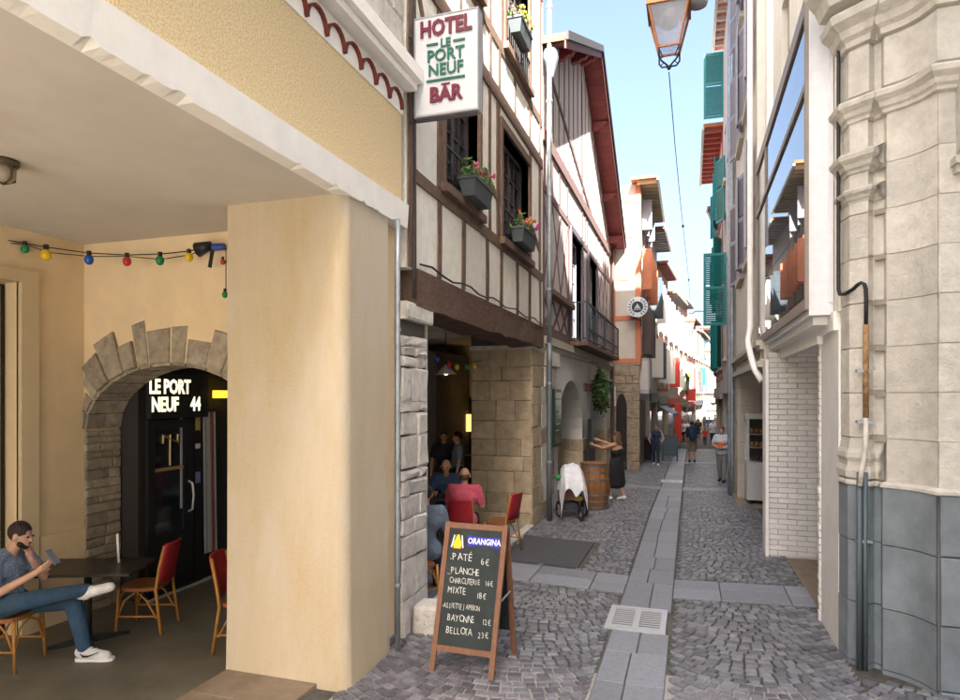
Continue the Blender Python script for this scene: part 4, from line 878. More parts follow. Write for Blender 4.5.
mb.build('bay_frame',P('taupe_frame',(.26,.22,.19),.5),by)
for a,b,c,d in ((BY0+.05,BY1-.05,BZ0+.05,5.42),(BY0+.05,10.6,5.49,BZ1-.06),(10.65,BY1-.05,5.49,BZ1-.06)): MB().fbox(B,a+.003,b-.003,.003,.012,c+.003,d-.003).build('pane',bayglass,by)
mb=MB(); mb.fbox(Ff(BY0),BF+.0,WX-.01,.001,.012,BZ0-.12,BZ0-.02); mb.fbox(Ff(BY0),BF,BF+.02,.001,.012,BZ0,BZ1); mb.fbox(Ff(BY0),WX-.05,WX-.01,.001,.02,BZ0,BZ1); mb.build('bay_trim',MATS['bay_white'],by)
MB().box(BF+.06,WX-.002,BY0+.15,BY1-.15,BZ0-.2,BZ0-.122).build('bay_base',whitep,by)
# ---- house with the food stall
R2=thing('stall_house','narrow pale house with grey shutters above an open stall front','building',(2,14,0))
X2=1.10; F=Fr(X2); so=(11.15,16.6,-.5,2.88)
w2=[(12.8,14.0,5.0,6.9),(14.9,16.1,5.0,6.9),(12.8,14.0,8.0,9.9),(14.9,16.1,8.0,9.9),(12.8,14.0,10.6,12),(14.9,16.1,10.6,12)]
crm2=M('pale_beige_render',(.70,.66,.58),.9,.08,4,.25,18,c2=(.58,.54,.48),c2s=2,c2a=.45,streak=3)
MB().fbox(F,10.92,11.05,-3,0,-.5,2.88).build('jamb',paintstone,R2); MB().fbox(F,16.6,17.4,-3,0,-.5,2.88).build('jamb',paintstone,R2); MB().fbox(F,11.05,16.6,-3.2,-2.6,-.5,2.88).build('back_wall',paintstone,R2)
stone_cols=[-.5,-.1,.35,.8,1.25,1.7,2.15,2.55,2.87]; courses(R2,Ff(16.6),X2+.02,X2+.5,stone_cols,(.3,.5),paintstone,proud=.02); courses(R2,F,16.62,17.4,stone_cols,(.4,.8),paintstone,proud=.02)
facade(R2,F,12.02,17.4,3.29,12.6,w2,.22,crm2,body=7,name='upper_wall')
MB().fbox(F,10.92,17.4,-3,0,2.882,3.288).build('lintel_wall',crm2,R2); MB().fbox(F,12.02,13.7,-7,-.01,12.605,17.6).build('added_shade_block',crm2,R2)  # upper block is added out of view to shade the gabled house
mb=MB(); mb.fbox(F,10.95,17.4,0,.10,2.84,2.93); mb.fbox(F,10.95,17.4,0,.06,2.93,2.97); mb.fbox(F,10.95,17.4,0,.12,3.18,3.26); mb.fbox(F,10.95,17.4,0,.06,3.12,3.18); mb.build('cornice',paintstone,R2)
for a in (11.3,12.6,13.9,15.2): MB().fbox(F,a,a+1.15,0,.02,2.98,3.11).build('panel',paintstone,R2)
for (a,b,c,d) in w2:
    w_=window(R2,F,a+.02,b-.02,c+.02,d-.02,-.17,greypaint,None,2,2,.06); MB().fbox(F,a-.1,b+.1,-.1,.10,c-.12,c).build('sill',paintstone,w_)
    louvre(w_,F,a,.58,c,d,greysh,14,.04,-1); louvre(w_,F,b,.58,c,d,greysh,14,.04,1)
    s_=MB()
    for q in ((a-.1,a,c,d),(b,b+.1,c,d),(a-.1,b+.1,d,d+.1)): s_.fbox(F,q[0],q[1],-.1,.03,q[2],q[3])
    s_.build('surround',greypaint,w_)
cable([F(12.2,.10,z) for z in (13,10,7,4.2,3.6)]+[F(12.1,.14,3.35),F(11.6,.17,3.2),F(11.25,.16,3.0),F(11.1,.12,2.8),F(11.0,.03,2.62)],.05,whitep,R2,'downpipe',10)
cable([F(17.3,.10,z) for z in (13,10,7,4,1,-.3)],.05,zinc,R2,'downpipe',10)
stall_floor=struct(MB().box(1.0,4.0,11.0,17.4,-.4,-.06).build('stall_floor',tanslab))
fr=thing('display_fridge','white upright display counter with glass top in the stall opening','display fridge',(1.5,15.95,-.06))
fx0,fx1,fy0,fy1=1.22,2.0,15.7,16.4; wf=P('fridge_white',(.55,.55,.56),.35)
MB().box(fx0,fx1,fy0,fy1,.03,.88).build('cabinet',wf,fr)
mb=MB()
for x in (fx0,fx1-.05):
    for y in (fy0,fy1-.05): mb.box(x,x+.05,y,y+.05,.88,1.86)
mb.box(fx0-.03,fx1+.03,fy0-.03,fy1+.03,1.86,1.98); mb.build('frame',wf,fr)
MB().box(fx0+.05,fx1-.05,fy1-.04,fy1-.02,.9,1.85).build('back_panel',P('fridge_back',(.08,.06,.05),.5),fr)
for z in (1.2,1.5): MB().box(fx0+.05,fx1-.05,fy0+.05,fy1-.06,z,z+.02).build('shelf',P('fridge_shelf',(.3,.28,.26),.3),fr)
for i in range(6):
    for z,c in ((1.22,(.35,.2,.06)),(.9,(.06,.05,.05)),(1.52,(.28,.14,.05))):
        o=MB().ball((fx0+.13+.1*i,fy0+.3+random.uniform(-.1,.1),z+.06),(.05,.06,.06),8).build('pastry',P('pastry%g'%z,c,.7),None,True); tag(o,'small food item on the shelves of the stall display fridge','food','food in the display fridge')
MB().box(fx0,fx1,fy0-.012,fy0-.002,.9,1.85).build('glass',M('thin_glass',(.02,.02,.02),.05,0,1,0),fr) if False else None
mb=MB(); 
for x in (fx0+.06,fx1-.12): mb.box(x,x+.06,fy0+.05,fy1-.05,-.06,.03)
mb.build('foot',black_m,fr)
# ---- house with teal shutters
R3,F3,L3=house('grey house with teal louvred shutters standing open','' or (1.05,17.45),(1.05,23),-1,13.9,wD,[None],wD,.3,None,None,3,(90,),1.0,2.2)
for hu,z0,z1,wd in ((2.85,4.46,6.6,.64),(4.6,11.3,13.4,.60),(4.1,7.9,9.9,.62)):
    louvre(R3,F3,hu,wd,z0,z1,greensh,92 if z0<7 or z0>10 else 20,.03,1)
cable([F3(.2,.09,z) for z in (13.5,9,5,1,-.4)],.05,zinc,R3,'downpipe',8)
R4,F4,L4=house('house with deep red rafters and teal shutters beyond the grey house',(1.05,23.05),(1.05,29),-1,11.3,wB,[greensh],wD,.62,redpaint,None,3,(25,),1.0,2.2)
right=[((1.1,29.1),(2.2,37),10.2,wD,[greens],'grey house on the shaded side with green shutters',.4),((2.2,37.1),(4.2,50),9.5,wB,[navys],'beige house on the shaded side with slate shutters',.4),((4.2,50.1),(6.6,68),9.0,wA,[greens],'white house on the shaded side with green shutters',.4),((6.6,68.1),(8.8,86),8.5,wD,[reds],'last grey house on the shaded side with red shutters',.4)]
for p0,p1,top,wl,sh,lab,ev in right: house(lab,p0,p1,-1,top,wl,sh,wD,ev,None,None,3,(20,))
# ---- pale stone corner building
ST=thing('stone_corner_building','pale limestone corner building with moulded cornices and blue-grey plinth','building',(3,7,0))
arcp=[]
for k in range(9):
    t=k/8; a=Vector((1.62,6.42)); b=Vector((1.90,6.08)); m=(a+b)/2; d=(b-a); nrm=Vector((d.y,-d.x)).normalized(); nrm=nrm if nrm.x>0 else -nrm
    p=a+d*t+Vector((.7,.72))*.05*math.sin(math.pi*t); arcp.append((p.x,p.y))
PATH=[(1.36,6.82),(1.385,6.60),(1.50,6.50),(1.555,6.56),(1.62,6.50),(1.62,6.42)]+arcp[1:]+[(2.1,6.08),(6.5,6.08)]
def offset(path,d):
    out=[]
    for i,p in enumerate(path):
        p=Vector(p); a=Vector(path[max(i-1,0)]); b=Vector(path[min(i+1,len(path)-1)])
        d1=(p-a); d2=(b-p); n1=Vector((d1.y,-d1.x)).normalized() if d1.length>0 else None; n2=Vector((d2.y,-d2.x)).normalized() if d2.length>0 else None
        n=(n1 if n2 is None else n2 if n1 is None else (n1+n2).normalized()); n=-n if False else n
        k=1 if (n1 is None or n2 is None) else 1/max(.5,n.dot(n1)); out.append(p+n*d*k)
    return out
# outward side: towards -x / -y
_t=offset(PATH,1)[0]; SGN=1 if _t.x<PATH[0][0] else -1
def sweep(name,prof,mat,par,path=None):
    """prof: list of (outward, z) polyline"""
    path=path or PATH; vs_=[]; fs=[]
    for d,z in prof:
        for q in offset(path,SGN*d): vs_.append((q.x,q.y,z))
    n=len(path)
    for i in range(len(prof)-1):
        for k in range(n-1): fs.append((i*n+k,i*n+k+1,(i+1)*n+k+1,(i+1)*n+k))
    mb=MB(); mb.add(vs_,fs); return mb.build(name,mat,par)
core=offset(PATH,-SGN*.010); n=len(core); mb=MB(); poly=[(q.x,q.y) for q in core]+[(6.5,7.2),(1.95,7.2),(1.37,6.88)]
mb.prism(poly,lambda u,nn,z: Vector((u,z,nn)),-.4,17.6); mb.build('core_wall',M('lime_joint',(.50,.44,.35),.95,.2,8,.3),ST)
def path_stone(i0,i1,z0,z1,mat,proud=.0,back=-.05,name='stone'):
    sub=PATH[i0:i1+1]; o1=offset(PATH,SGN*(proud+random.uniform(-.003,.003)))[i0:i1+1]; o0=offset(PATH,SGN*back)[i0:i1+1]; n=len(sub); g=.0018
    if n==2 and (Vector(sub[0])-Vector(sub[1])).length>.3:
        pass
    vs_=[]
    for arr,z in ((o0,z0+g),(o1,z0+g+.003),(o1,z1-g-.003),(o0,z1-g)):
        L=[Vector(q) for q in arr]; d0=(L[1]-L[0]).normalized()*.004; d1=(L[-1]-L[-2]).normalized()*.004; L[0]=L[0]+d0; L[-1]=L[-1]-d1
        vs_+=[(q.x,q.y,z) for q in L]
    fs=[(i*n+k,i*n+k+1,(i+1)*n+k+1,(i+1)*n+k) for i in range(3) for k in range(n-1)]+[(0,n,2*n,3*n),(n-1,2*n-1,3*n-1,4*n-1)]
    mb=MB(); mb.add(vs_,fs); return mb.build(name,mat,par_)
par_=ST
IA=[0,2,4,5]  # pilaster pieces
za=[1.62,2.02,2.42,2.82,3.22,3.62,4.02,4.42,4.86]
E_=len(PATH)-1
for i in range(len(za)-1):
    z0,z1=za[i],za[i+1]
    path_stone(0,2,z0,z1,limestone,.012); path_stone(2,5,z0+(.02),z1-.02,limestone,-.004); path_stone(5,13,z0,z1,limestone,.0)
    # flat wall: pieces along x
    x=2.1 if False else 1.90; cuts=[1.90,2.10+.12*(i%2)]; 
    while cuts[-1]<6.3: cuts.append(cuts[-1]+random.uniform(.45,.7))
    for a,b in zip(cuts,cuts[1:]): stone(ST,Ff(6.09),a,b,z0,z1,limestone,.012,-.03,.004,.002)
# bevelled notches between pilaster and curve
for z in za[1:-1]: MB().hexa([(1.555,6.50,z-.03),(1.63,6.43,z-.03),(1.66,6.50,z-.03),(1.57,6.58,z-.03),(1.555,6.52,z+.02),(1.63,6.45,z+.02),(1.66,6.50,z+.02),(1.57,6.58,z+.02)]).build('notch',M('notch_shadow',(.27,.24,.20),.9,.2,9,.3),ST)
# plinth blocks
pz=[-.3,.02,.55,1.1,1.6]
for z0,z1 in zip(pz,pz[1:]):
    path_stone(0,1,z0,z1,plinth_m,.03); path_stone(1,2,z0,z1,plinth_m,.03); path_stone(2,5,z0,z1,plinth_m,.02); path_stone(5,13,z0,z1,plinth_m,.035)
    for a,b in ((1.905,2.5),(2.5,3.3),(3.3,4.2),(4.2,5.2)): stone(ST,Ff(6.08),a,b,z0,z1,plinth_m,.04,-.05,.01,.004,'plinth_stone')
sweep('plinth_cap',[(0,1.58),(.05,1.60),(.05,1.625),(.03,1.64),(0,1.65)],limestone,ST)
sweep('base_moulding',[(0,1.65),(.045,1.66),(.05,1.72),(.03,1.77),(.028,1.80),(.045,1.84),(.04,1.88),(.02,1.92),(.012,1.98),(0,2.0)],limestone,ST,PATH[:6])
def mould(z,s=1.0): return [(0,z),(.03*s,z+.01),(.035*s,z+.04*s),(.06*s,z+.06*s),(.075*s,z+.10*s),(.12*s,z+.14*s),(.13*s,z+.18*s),(.11*s,z+.20*s),(.02,z+.24*s),(0,z+.25*s)]
sweep('capital',mould(4.12,.6),limestone,ST,PATH[:6]); sweep('capital',mould(4.38,.9),limestone,ST,PATH[:6])
sweep('architrave',mould(4.84,.95),limestone,ST)
sweep('frieze',[(0,5.08),(.02,5.09),(.02,5.5),(0,5.52)],limestone,ST)
sweep('cornice',mould(5.52,1.5)+[(.0,5.93)],limestone,ST); sweep('cornice',[(.0,5.88),(.20,5.90),(.24,6.0),(.32,6.1),(.34,6.2),(.30,6.24),(0,6.28)],limestone,ST)
sweep('upper_wall',[(0,6.28),(0,17.6)],limestone,ST)
# carved console on the flat wall
mb=MB(); Cn=Ff(6.07)
prof=[(0,4.98),(.30,4.98),(.31,4.9),(.27,4.86),(.26,4.76),(.22,4.66),(.14,4.56),(.10,4.46),(.12,4.40),(.06,4.34),(0,4.32)]
mb.prism([(d,z) for d,z in prof],lambda u,n,z: Vector((2.02+n,6.07-u,z)),0,.34)
co=mb.build('console',limestone,ST)
for i in range(7): MB().ball((2.19,6.07-.24+.018*i,4.83-.055*i),(.11-.008*i,.035,.035),8).build('carved_leaf',limestone,co,True)
for d,z in ((.0,4.16),(.05,4.22)): MB().box(2.0-d*.4,2.42,6.0-d,6.08,z,z+.06).build('console_foot',limestone,co)
# ---- conduit and pipes on the stone corner
cd_=thing('conduit','black conduit joining a rusty iron pipe down the stone corner','pipe',(1.42,6.6,0))
def on_pil(u,v): return onY(u,v,6.62)-Vector((.0,.05,0))
MB().tube([Vector((1.315,6.72,6.4)),Vector((1.31,6.72,5.4)),Vector((1.31,6.72,3.38)),Vector((1.318,6.70,3.33)),Vector((1.34,6.62,3.32)),Vector((1.385,6.50,3.345)),Vector((1.41,6.46,3.375)),Vector((1.435,6.445,3.39)),Vector((1.458,6.44,3.375)),Vector((1.47,6.44,3.33)),Vector((1.473,6.44,3.22)),Vector((1.47,6.44,3.0))],.017,8).build('conduit',black_m,cd_,True)
MB().tube([(1.47,6.44,3.02),(1.47,6.44,2.2)],.024,8).build('rusty_pipe',M('rust',(.34,.20,.09),.8,.45,14,.4,40,c2=(.12,.07,.05),c2s=16,c2a=.9,c2t=.48),cd_,True)
MB().tube([(1.47,6.44,2.22),(1.465,6.43,1.95),(1.435,6.42,1.75),(1.42,6.42,1.6)],.022,8).build('pipe',oldstone,cd_,True)
for dx,r_ in ((0,.024),(.045,.02)): MB().tube([(1.42+dx,6.44,1.72),(1.42+dx,6.44,-.05)],r_,8).build('pipe',P('blue_grey_pipe',(.10,.13,.15),.5,.3),cd_,True)
for z in (1.1,2.15,2.6): MB().box(1.40,1.52,6.425,6.5,z,z+.025).build('pipe_clip',zinc,cd_)
# ---- unseen building added off frame to shade the street
BK=thing('shade_building','unseen plain stone building added to shade the street','building',(6,-6,0))
facade(BK,lambda u,n,z: Vector((u,2.2+n,z)),1.9,9.5,-.3,19.6,[(3+3*i,4.2+3*i,4+4*j,6.2+4*j) for i in range(2) for j in range(3)],.25,limestone,body=1,name='wall')
MB().box(1.9,9.5,-11,1.2,-.3,19.6).build('wall',limestone,BK); 
for i in range(2):
    for j in range(3): window(BK,lambda u,n,z: Vector((u,2.2+n,z)),3+3*i+.02,4.18+3*i,4.02+4*j,6.18+4*j,-.2,whites,None,2,3)
# ================================================================== STREET THINGS
copper=M('copper_hood',(.42,.17,.08),.45,.2,8,.1,40,metal=.6)
def lantern(label,c,s=1.0):
    t=thing('street_lantern',label,'street lamp',c); c=Vector(c)
    def ring(w,z): return [c+Vector((x*w*s,y*w*s,z*s)) for x,y in ((-1,-1),(1,-1),(1,1),(-1,1))]
    b=ring(.13,0); tp=ring(.25,.52); mb=MB()
    for i in range(4): mb.tube([b[i],tp[i]],.014*s,6); mb.tube([b[i],b[(i+1)%4]],.016*s,6)
    mb.build('frame',copper,t)
    mb=MB(); q=ring(.275,.50)+ring(.275,.62); mb.hexa(q); q2=ring(.27,.62)+ring(.17,.80); mb.hexa(q2); mb.hexa(ring(.12,.80)+ring(.10,.92)); mb.build('hood',copper,t)
    gl=M('lantern_glass',(.42,.45,.55),.12,.3,5,.1,6,spec=.8); gl.node_tree.nodes['Principled BSDF'].inputs['Alpha'].default_value=.4
    for i in range(4):
        k=(i+1)%4; m=lambda p: c+(p-c)*.97
        MB().hexa([m(b[i]),m(b[k]),m(b[k])+Vector((0,0,.004)),m(b[i])+Vector((0,0,.004)),m(tp[i]),m(tp[k]),m(tp[k])+Vector((0,0,.004)),m(tp[i])+Vector((0,0,.004))]).build('glass_pane',gl,t)
    MB().lathe([(.05,.50),(.10,.40),(.11,.30),(.04,.25)],c,12).build('burner',P('lamp_reflector',(.25,.24,.22),.4),t,True) if s>0 else None
    mb=MB()
    for i in range(4):
        d=(b[i]-c); mb.tube([b[i],b[i]+Vector((0,0,-.10*s)),c+d*.7+Vector((0,0,-.17*s)),c+d*.25+Vector((0,0,-.20*s)),c+Vector((0,0,-.22*s))],.012*s,5)
        mb.tube([c+Vector((d.x*.95,d.y*.95,-.02*s)),c+Vector((d.x*.55,d.y*.55,-.12*s)),c+Vector((d.x*.9,d.y*.9,-.14*s))],.008*s,5)
    mb.ball(c+Vector((0,0,-.23*s)),.03*s,8); mb.build('cradle',black_m,t); return t
L1=onD(669,50,7.6); lan=lantern('copper and glass street lantern hanging over the near paving',L1,.9)
lan.rotation_euler=(0,0,0)
MB().lathe([(.11,-.02),(.13,.06),(.10,.14),(.04,.18)],L1+Vector((.32,.2,.60)),14).build('junction_box',greypaint,lan,True)
mb=MB(); mb.tube([L1+Vector((0,0,.92)),L1+Vector((0,0,1.3))],.02); mb.build('suspension_rod',black_m,lan)
cs=thing('lantern_cable','wire strung across the street carrying the near lantern','cable',L1+Vector((0,0,1.3)))
MB().tube([(-2.7,L1.y-.3,L1.z+1.35),L1+Vector((0,0,1.3)),(1.3,L1.y+.6,L1.z+1.4)],.01,6).build('wire',black_m,cs)
L2=onD(690,331,38); l2=lantern('distant street lantern on an arm above the backpacker',L2,1.05)
MB().tube([L2+Vector((0,0,.95)),L2+Vector((.3,0,1.15)),Vector((2.6,L2.y+1,L2.z+1.2))],.03,6).build('arm',black_m,l2)
L3=onD(707,358,48); l3=lantern('small faraway street lantern hung before the far trees',L3,.9)
MB().tube([L3+Vector((0,0,.85)),Vector((4.2,L3.y+1,L3.z+1.0))],.03,6).build('arm',black_m,l3)
wr=thing('overhead_wire','thin overhead wire running down the street from the lantern','cable',L1)
wp=[]; A=L1+Vector((0,0,-.26)); Bq=onD(690,322,38)
for i in range(15): t=i/14; wp.append(A.lerp(Bq,t)+Vector((.10*math.sin(math.pi*t)**2,0,-.35*math.sin(math.pi*t))))
MB().tube(wp,.0065,5).build('wire',black_m,wr)
for i in (3,6,9,11): MB().ball(wp[i],(.03,.06,.03),6).build('clip',black_m,wr)
# ---- chalk A-board
AB_=thing('chalkboard','brown framed chalkboard menu stand reading PATE PLANCHE MIXTE BELLOTA','menu board',(-1.86,5.5,gz(-1.86,5.5)))
fl_,fr_=onZ(432,671,-.01),onZ(491,680,-.015); tl_=onY(447,522,5.52); tr_=onY(508,525,5.50)
ux=(fr_-fl_).normalized(); W_=(fr_-fl_).length; topc=(tl_+tr_)/2; botc=(fl_+fr_)/2
wood_b=M('board_wood',(.20,.095,.055),.6,.25,9,.2,30,aniso=(6,6,1)); chalk_b=M('chalkboard',(.022,.03,.032),.7,.25,4,.1,c2=(.045,.055,.055),c2s=3,c2a=.5); chalk=P('chalk',(.62,.62,.58),.9)
up=(topc-botc); Hh=up.length; up=up.normalized(); nrm=ux.cross(up).normalized(); nrm=nrm if nrm.y<0 else -nrm
def A3(a,h,n=0): return botc+ux*a+up*h+nrm*n
hw=W_/2
for s_ in (-1,1): MB().bar(A3(s_*(hw-.0),-.0),A3(s_*(hw+.0),Hh),.045,.03,nrm).build('leg',wood_b,AB_)
for h in (.20,Hh-.03): MB().bar(A3(-hw+.024,h),A3(hw-.024,h),.05,.028,nrm).build('rail',wood_b,AB_)
G2=lambda u,n,z: A3(u,z,n)
bd=MB().fbox(G2,-hw+.023,hw-.023,-.008,.006,.226,Hh-.056).build('slate',chalk_b,AB_)
rear=[onZ(514,653,-.01), onZ(514,653,-.01)-ux*W_]
for s_,p in ((1,rear[0]),(-1,rear[1])): MB().bar(p,A3(s_*hw*.99,Hh-.02,-.05),.045,.03,Vector((0,1,.3))).build('rear_leg',wood_b,AB_)
rm=[rear[1]+(A3(-hw,Hh,-.05)-rear[1])*.18,rear[0]+(A3(hw,Hh,-.05)-rear[0])*.18,A3(hw,Hh-.05,-.07),A3(-hw,Hh-.05,-.07)]
MB().hexa([rm[0],rm[1],rm[1]+Vector((0,.01,0)),rm[0]+Vector((0,.01,0)),rm[3],rm[2],rm[2]+Vector((0,.01,0)),rm[3]+Vector((0,.01,0))]).build('rear_slate',chalk_b,AB_)
MB().tube([A3(hw,.62,-.02),rear[0].lerp(A3(hw,Hh,-.05),.5)],.008,5).build('stay',steel,AB_)
def cht(body,a,h,size,sx=1.0,nm='chalk_lettering'):
    adv={' ':.45,'I':.42,'.':.3,'1':.5,'M':.9,'_':.55,'-':.45,'L':.58,'E':.6,'T':.6}
    for chx in body:
        st=size*adv.get(chx,.70)*sx
        if chx!=' ':
            th=random.uniform(-.09,.09); u2=ux*math.cos(th)+up*math.sin(th); v2=up*math.cos(th+.06)-ux*math.sin(th+.06)
            put_text(nm,chx,size*random.uniform(1.08,1.25),chalk,A3(a,h+random.uniform(-.004,.004),.0075),u2,v2,bd,align='LEFT',sx=sx*.92,extrude=.0005,bold=-.0005)
        a+=st
HH=Hh-.056
for body,a,h,size,sx in (('.PATÉ',-.225,.265,.08,1.0),('6€',.08,.29,.07,.9),('_PLANCHE',-.235,.378,.072,.88),('CHARCUTERIE',-.205,.455,.06,.74),('16€',.14,.455,.055,.8),('MIXTE',-.215,.54,.07,.85),('18€',.07,.56,.062,.85),('-ASSIETTE JAMBON',-.25,.66,.055,.68),('BAYONNE',-.19,.76,.072,.82),('12€',.15,.765,.058,.8),('BELLOTA',-.19,.86,.072,.84),('23€',.12,.87,.062,.85)):
    cht(body,a*hw/.28,HH-h*(HH-.226)/.96,size,sx*hw/.28*.95)
blue=P('logo_blue',(.02,.03,.42),.5); yel=P('logo_yellow',(.75,.55,.02),.5); wht=P('logo_white',(.75,.75,.8),.5)
lg=[]
for k in range(13): t=k/12; lg.append((-.07+.30*t,HH-.055-.008*math.sin(math.pi*t)))
for k in range(13): t=1-k/12; lg.append((-.07+.30*t,HH-.155+.02*math.sin(math.pi*t)))
MB().prism(lg,G2,.0065,.008).build('logo_ribbon',blue,bd)
put_text('logo_lettering','ORANGINA',.072,wht,A3(-.065,HH-.125,.0085),ux,up,bd,align='LEFT',sx=.80,extrude=.0006,bold=.002)
pear=[(-.16+r*math.cos(t),HH-.115+h) for r,h,t in [(.012,.06,0),(.02,.03,0),(.036,-.005,0),(.042,-.035,0),(.03,-.06,0),(.03,-.06,math.pi),(.042,-.035,math.pi),(.036,-.005,math.pi),(.02,.03,math.pi),(.012,.06,math.pi)]]
MB().prism(pear,G2,.0065,.009).build('logo_pear',yel,bd)
for s_ in (-1,1): MB().bar(A3(-.16+s_*.035,HH-.06,.008),A3(-.16+s_*.055,HH-.17,.008),.012,.002,nrm).build('logo_swirl',wht,bd)
MB().prism([(-.205,HH-.18),(-.115,HH-.18),(-.125,HH-.165),(-.195,HH-.165)],G2,.0065,.008).build('logo_base',reds,bd)
# ---- chairs and tables
rattan=M('rattan',(.36,.17,.04),.5,.25,14,.2,50); redweave=M('red_weave',(.34,.018,.03),.5,.25,40,.5,160,rnd=.1); ambers=M('amber_seat',(.26,.10,.03),.5,.25,40,.4,160)
def make_chair(back_m,seat_m):
    t=bpy.data.objects.new('bistro_chair',None); COL.objects.link(t)      # faces +Y, seat .45
    mb=MB(); N_=16; pl_=[(.20*math.copysign(abs(math.cos(2*math.pi*k/N_))**.6,math.cos(2*math.pi*k/N_)),.20*math.copysign(abs(math.sin(2*math.pi*k/N_))**.6,math.sin(2*math.pi*k/N_))) for k in range(N_)]
    mb.prism(pl_,lambda u,n,z: Vector((u,z,n)),.43,.465); mb.build('seat',seat_m,t,world=False)
    for s_ in (-1,1):
        MB().tube([(s_*.18,.18,.44),(s_*.195,.20,0)],[.016,.013],8).build('leg',rattan,t,True,False)
        MB().tube([(s_*.19,-.25,0),(s_*.18,-.19,.44),(s_*.175,-.22,.65),(s_*.165,-.27,.88)],.016,8).build('leg',rattan,t,True,False)
        MB().tube([(s_*.188,.19,.18),(s_*.185,-.215,.18)],.011,6).build('stretcher',rattan,t,True,False)
        MB().tube([(s_*.19,.19,.16),(s_*.185,.12,.34),(s_*.15,.02,.42),(s_*.185,-.10,.34),(s_*.187,-.2,.16)],.010,6).build('brace',rattan,t,True,False)
    MB().tube([(-.19,.19,.16),(-.12,.19,.36),(0,.19,.42),(.12,.19,.36),(.19,.19,.16)],.010,6).build('brace',rattan,t,True,False)
    mb=MB(); pv=[]; 
    for z,y,w_ in ((.50,-.205,.172),(.62,-.222,.178),(.75,-.248,.178),(.88,-.277,.170),(.90,-.282,.15)): pv.append((z,y,w_))
    vs_=[];K=8
    for off in (.012,-.012):
        for z,y,w_ in pv:
            for k in range(K+1): x=-1+2*k/K; vs_.append((x*w_,y+off-.035*(1-x*x),z))
    nn=len(pv)*(K+1); fs=[]
    for o in (0,nn):
        for i in range(len(pv)-1):
            for k in range(K): q=o+i*(K+1)+k; fs.append((q,q+1,q+K+2,q+K+1))
    for i in range(len(pv)-1):
        for k in (0,K): q=i*(K+1)+k; fs.append((q,q+K+1,q+K+1+nn,q+nn))
    for k in range(K): q=(len(pv)-1)*(K+1)+k; fs.append((q,q+1,q+1+nn,q+nn)); fs.append((k,k+1,k+1+nn,k+nn))
    mb.add(vs_,fs); mb.build('backrest',back_m,t,True,False); return t
def place(o,label,cat,loc,rz,group=None,s=1):
    tag(o,label,cat,group); o.location=loc; o.rotation_euler=(0,0,rz); o.scale=(s,s,s); return o
ch0=make_chair(redweave,ambers)
place(ch0,'red backed rattan chair facing the dark table by the arch','chair',onZ(146,628,0.004),R(90)+YAW,'bistro chairs')
def chair(label,loc,rz,s=1): return place(copy_tree(ch0),label,'chair',loc,rz,'bistro chairs',s)
chair('rattan chair the man with the phone sits on',onD(8,0,5.73)*1 if False else Vector((*((onD(8,400,5.73))[:2]),.004)),R(-90)+YAW)
chair('red chair half hidden behind the ochre building pillar',onZ(247,647,.004),R(-90)+YAW)
chair('red chair beside the whitewashed stone pier',Vector((-2.98,6.75,.02)),R(-20))
pk=onD(464,400,9.4); chair('red chair under the man in the pink shirt',Vector((pk.x,pk.y,.02)),R(8))
_c=onD(501,400,9.9); chair('empty red chair against the tan stone pier',Vector((_c.x,_c.y,.02)),R(75))
tp=P('table_black',(.03,.026,.022),.35)
def table(label,loc,w_,d,rz):
    t=thing('cafe_table',label,'table',loc,'cafe tables'); t.rotation_euler=(0,0,rz)
    MB().box(-w_/2,w_/2,-d/2,d/2,.71,.735).build('tabletop',tp,t,world=False); MB().tube([(0,0,.03),(0,0,.71)],.035,10).build('column',black_m,t,True,False)
    mb=MB()
    for a in range(4): c_,s_=math.cos(a*math.pi/2+.6),math.sin(a*math.pi/2+.6); mb.hexa([(-.03*s_,.03*c_,.0),(.36*c_-.02*s_,.36*s_+.02*c_,0),(.36*c_+.02*s_,.36*s_-.02*c_,0),(.03*s_,-.03*c_,0),(-.03*s_,.03*c_,.06),(.36*c_-.02*s_,.36*s_+.02*c_,.025),(.36*c_+.02*s_,.36*s_-.02*c_,.025),(.03*s_,-.03*c_,.06)])
    mb.build('base',black_m,t,world=False); return t
tb=onZ(88,642,.004); table('dark rectangular cafe table before the stone arch',tb,1.05,.62,YAW+R(4))
table('dark cafe table between the pink and blue shirted men',Vector((-3.55,9.75,.02)),.62,.62,.2)
cn=thing('white_candle','slim white stick standing on the dark cafe table','stick',tb+Vector((.17,.2,.735))); MB().tube([tb+Vector((.17,.2,.735)),tb+Vector((.15,.2,1.02))],.012,8).build('stick',whites,cn,True)
# ---- wine barrel
bl=thing('wine_barrel','varnished oak wine barrel used as a table beside the pram','barrel',onZ(594,508,-.02)); c=bl.location.copy()
oak=M('oak_stave',(.22,.10,.04),.4,.3,7,.2,30,aniso=(6,6,.6),rnd=.15)
prof=[(.275,0),(.30,.15),(.335,.33),(.345,.475),(.335,.62),(.30,.80),(.275,.95)]
K=18
for k in range(K):
    a0=2*math.pi*k/K+.012; a1=2*math.pi*(k+1)/K-.012; vs_=[]
    for r,h in prof:
        for rr_,a in ((r-.025,a0),(r-.025,a1),(r,a1),(r,a0)): vs_.append((c.x+rr_*math.cos(a),c.y+rr_*math.sin(a),c.z+h))
    fs=[(3,2,1,0),tuple(range(len(vs_)-4,len(vs_)))]
    for i in range(len(prof)-1): fs+=[(i*4+j,i*4+(j+1)%4,i*4+4+(j+1)%4,i*4+4+j) for j in range(4)]
    mb=MB(); mb.add(vs_,fs); mb.build('stave',oak,bl)
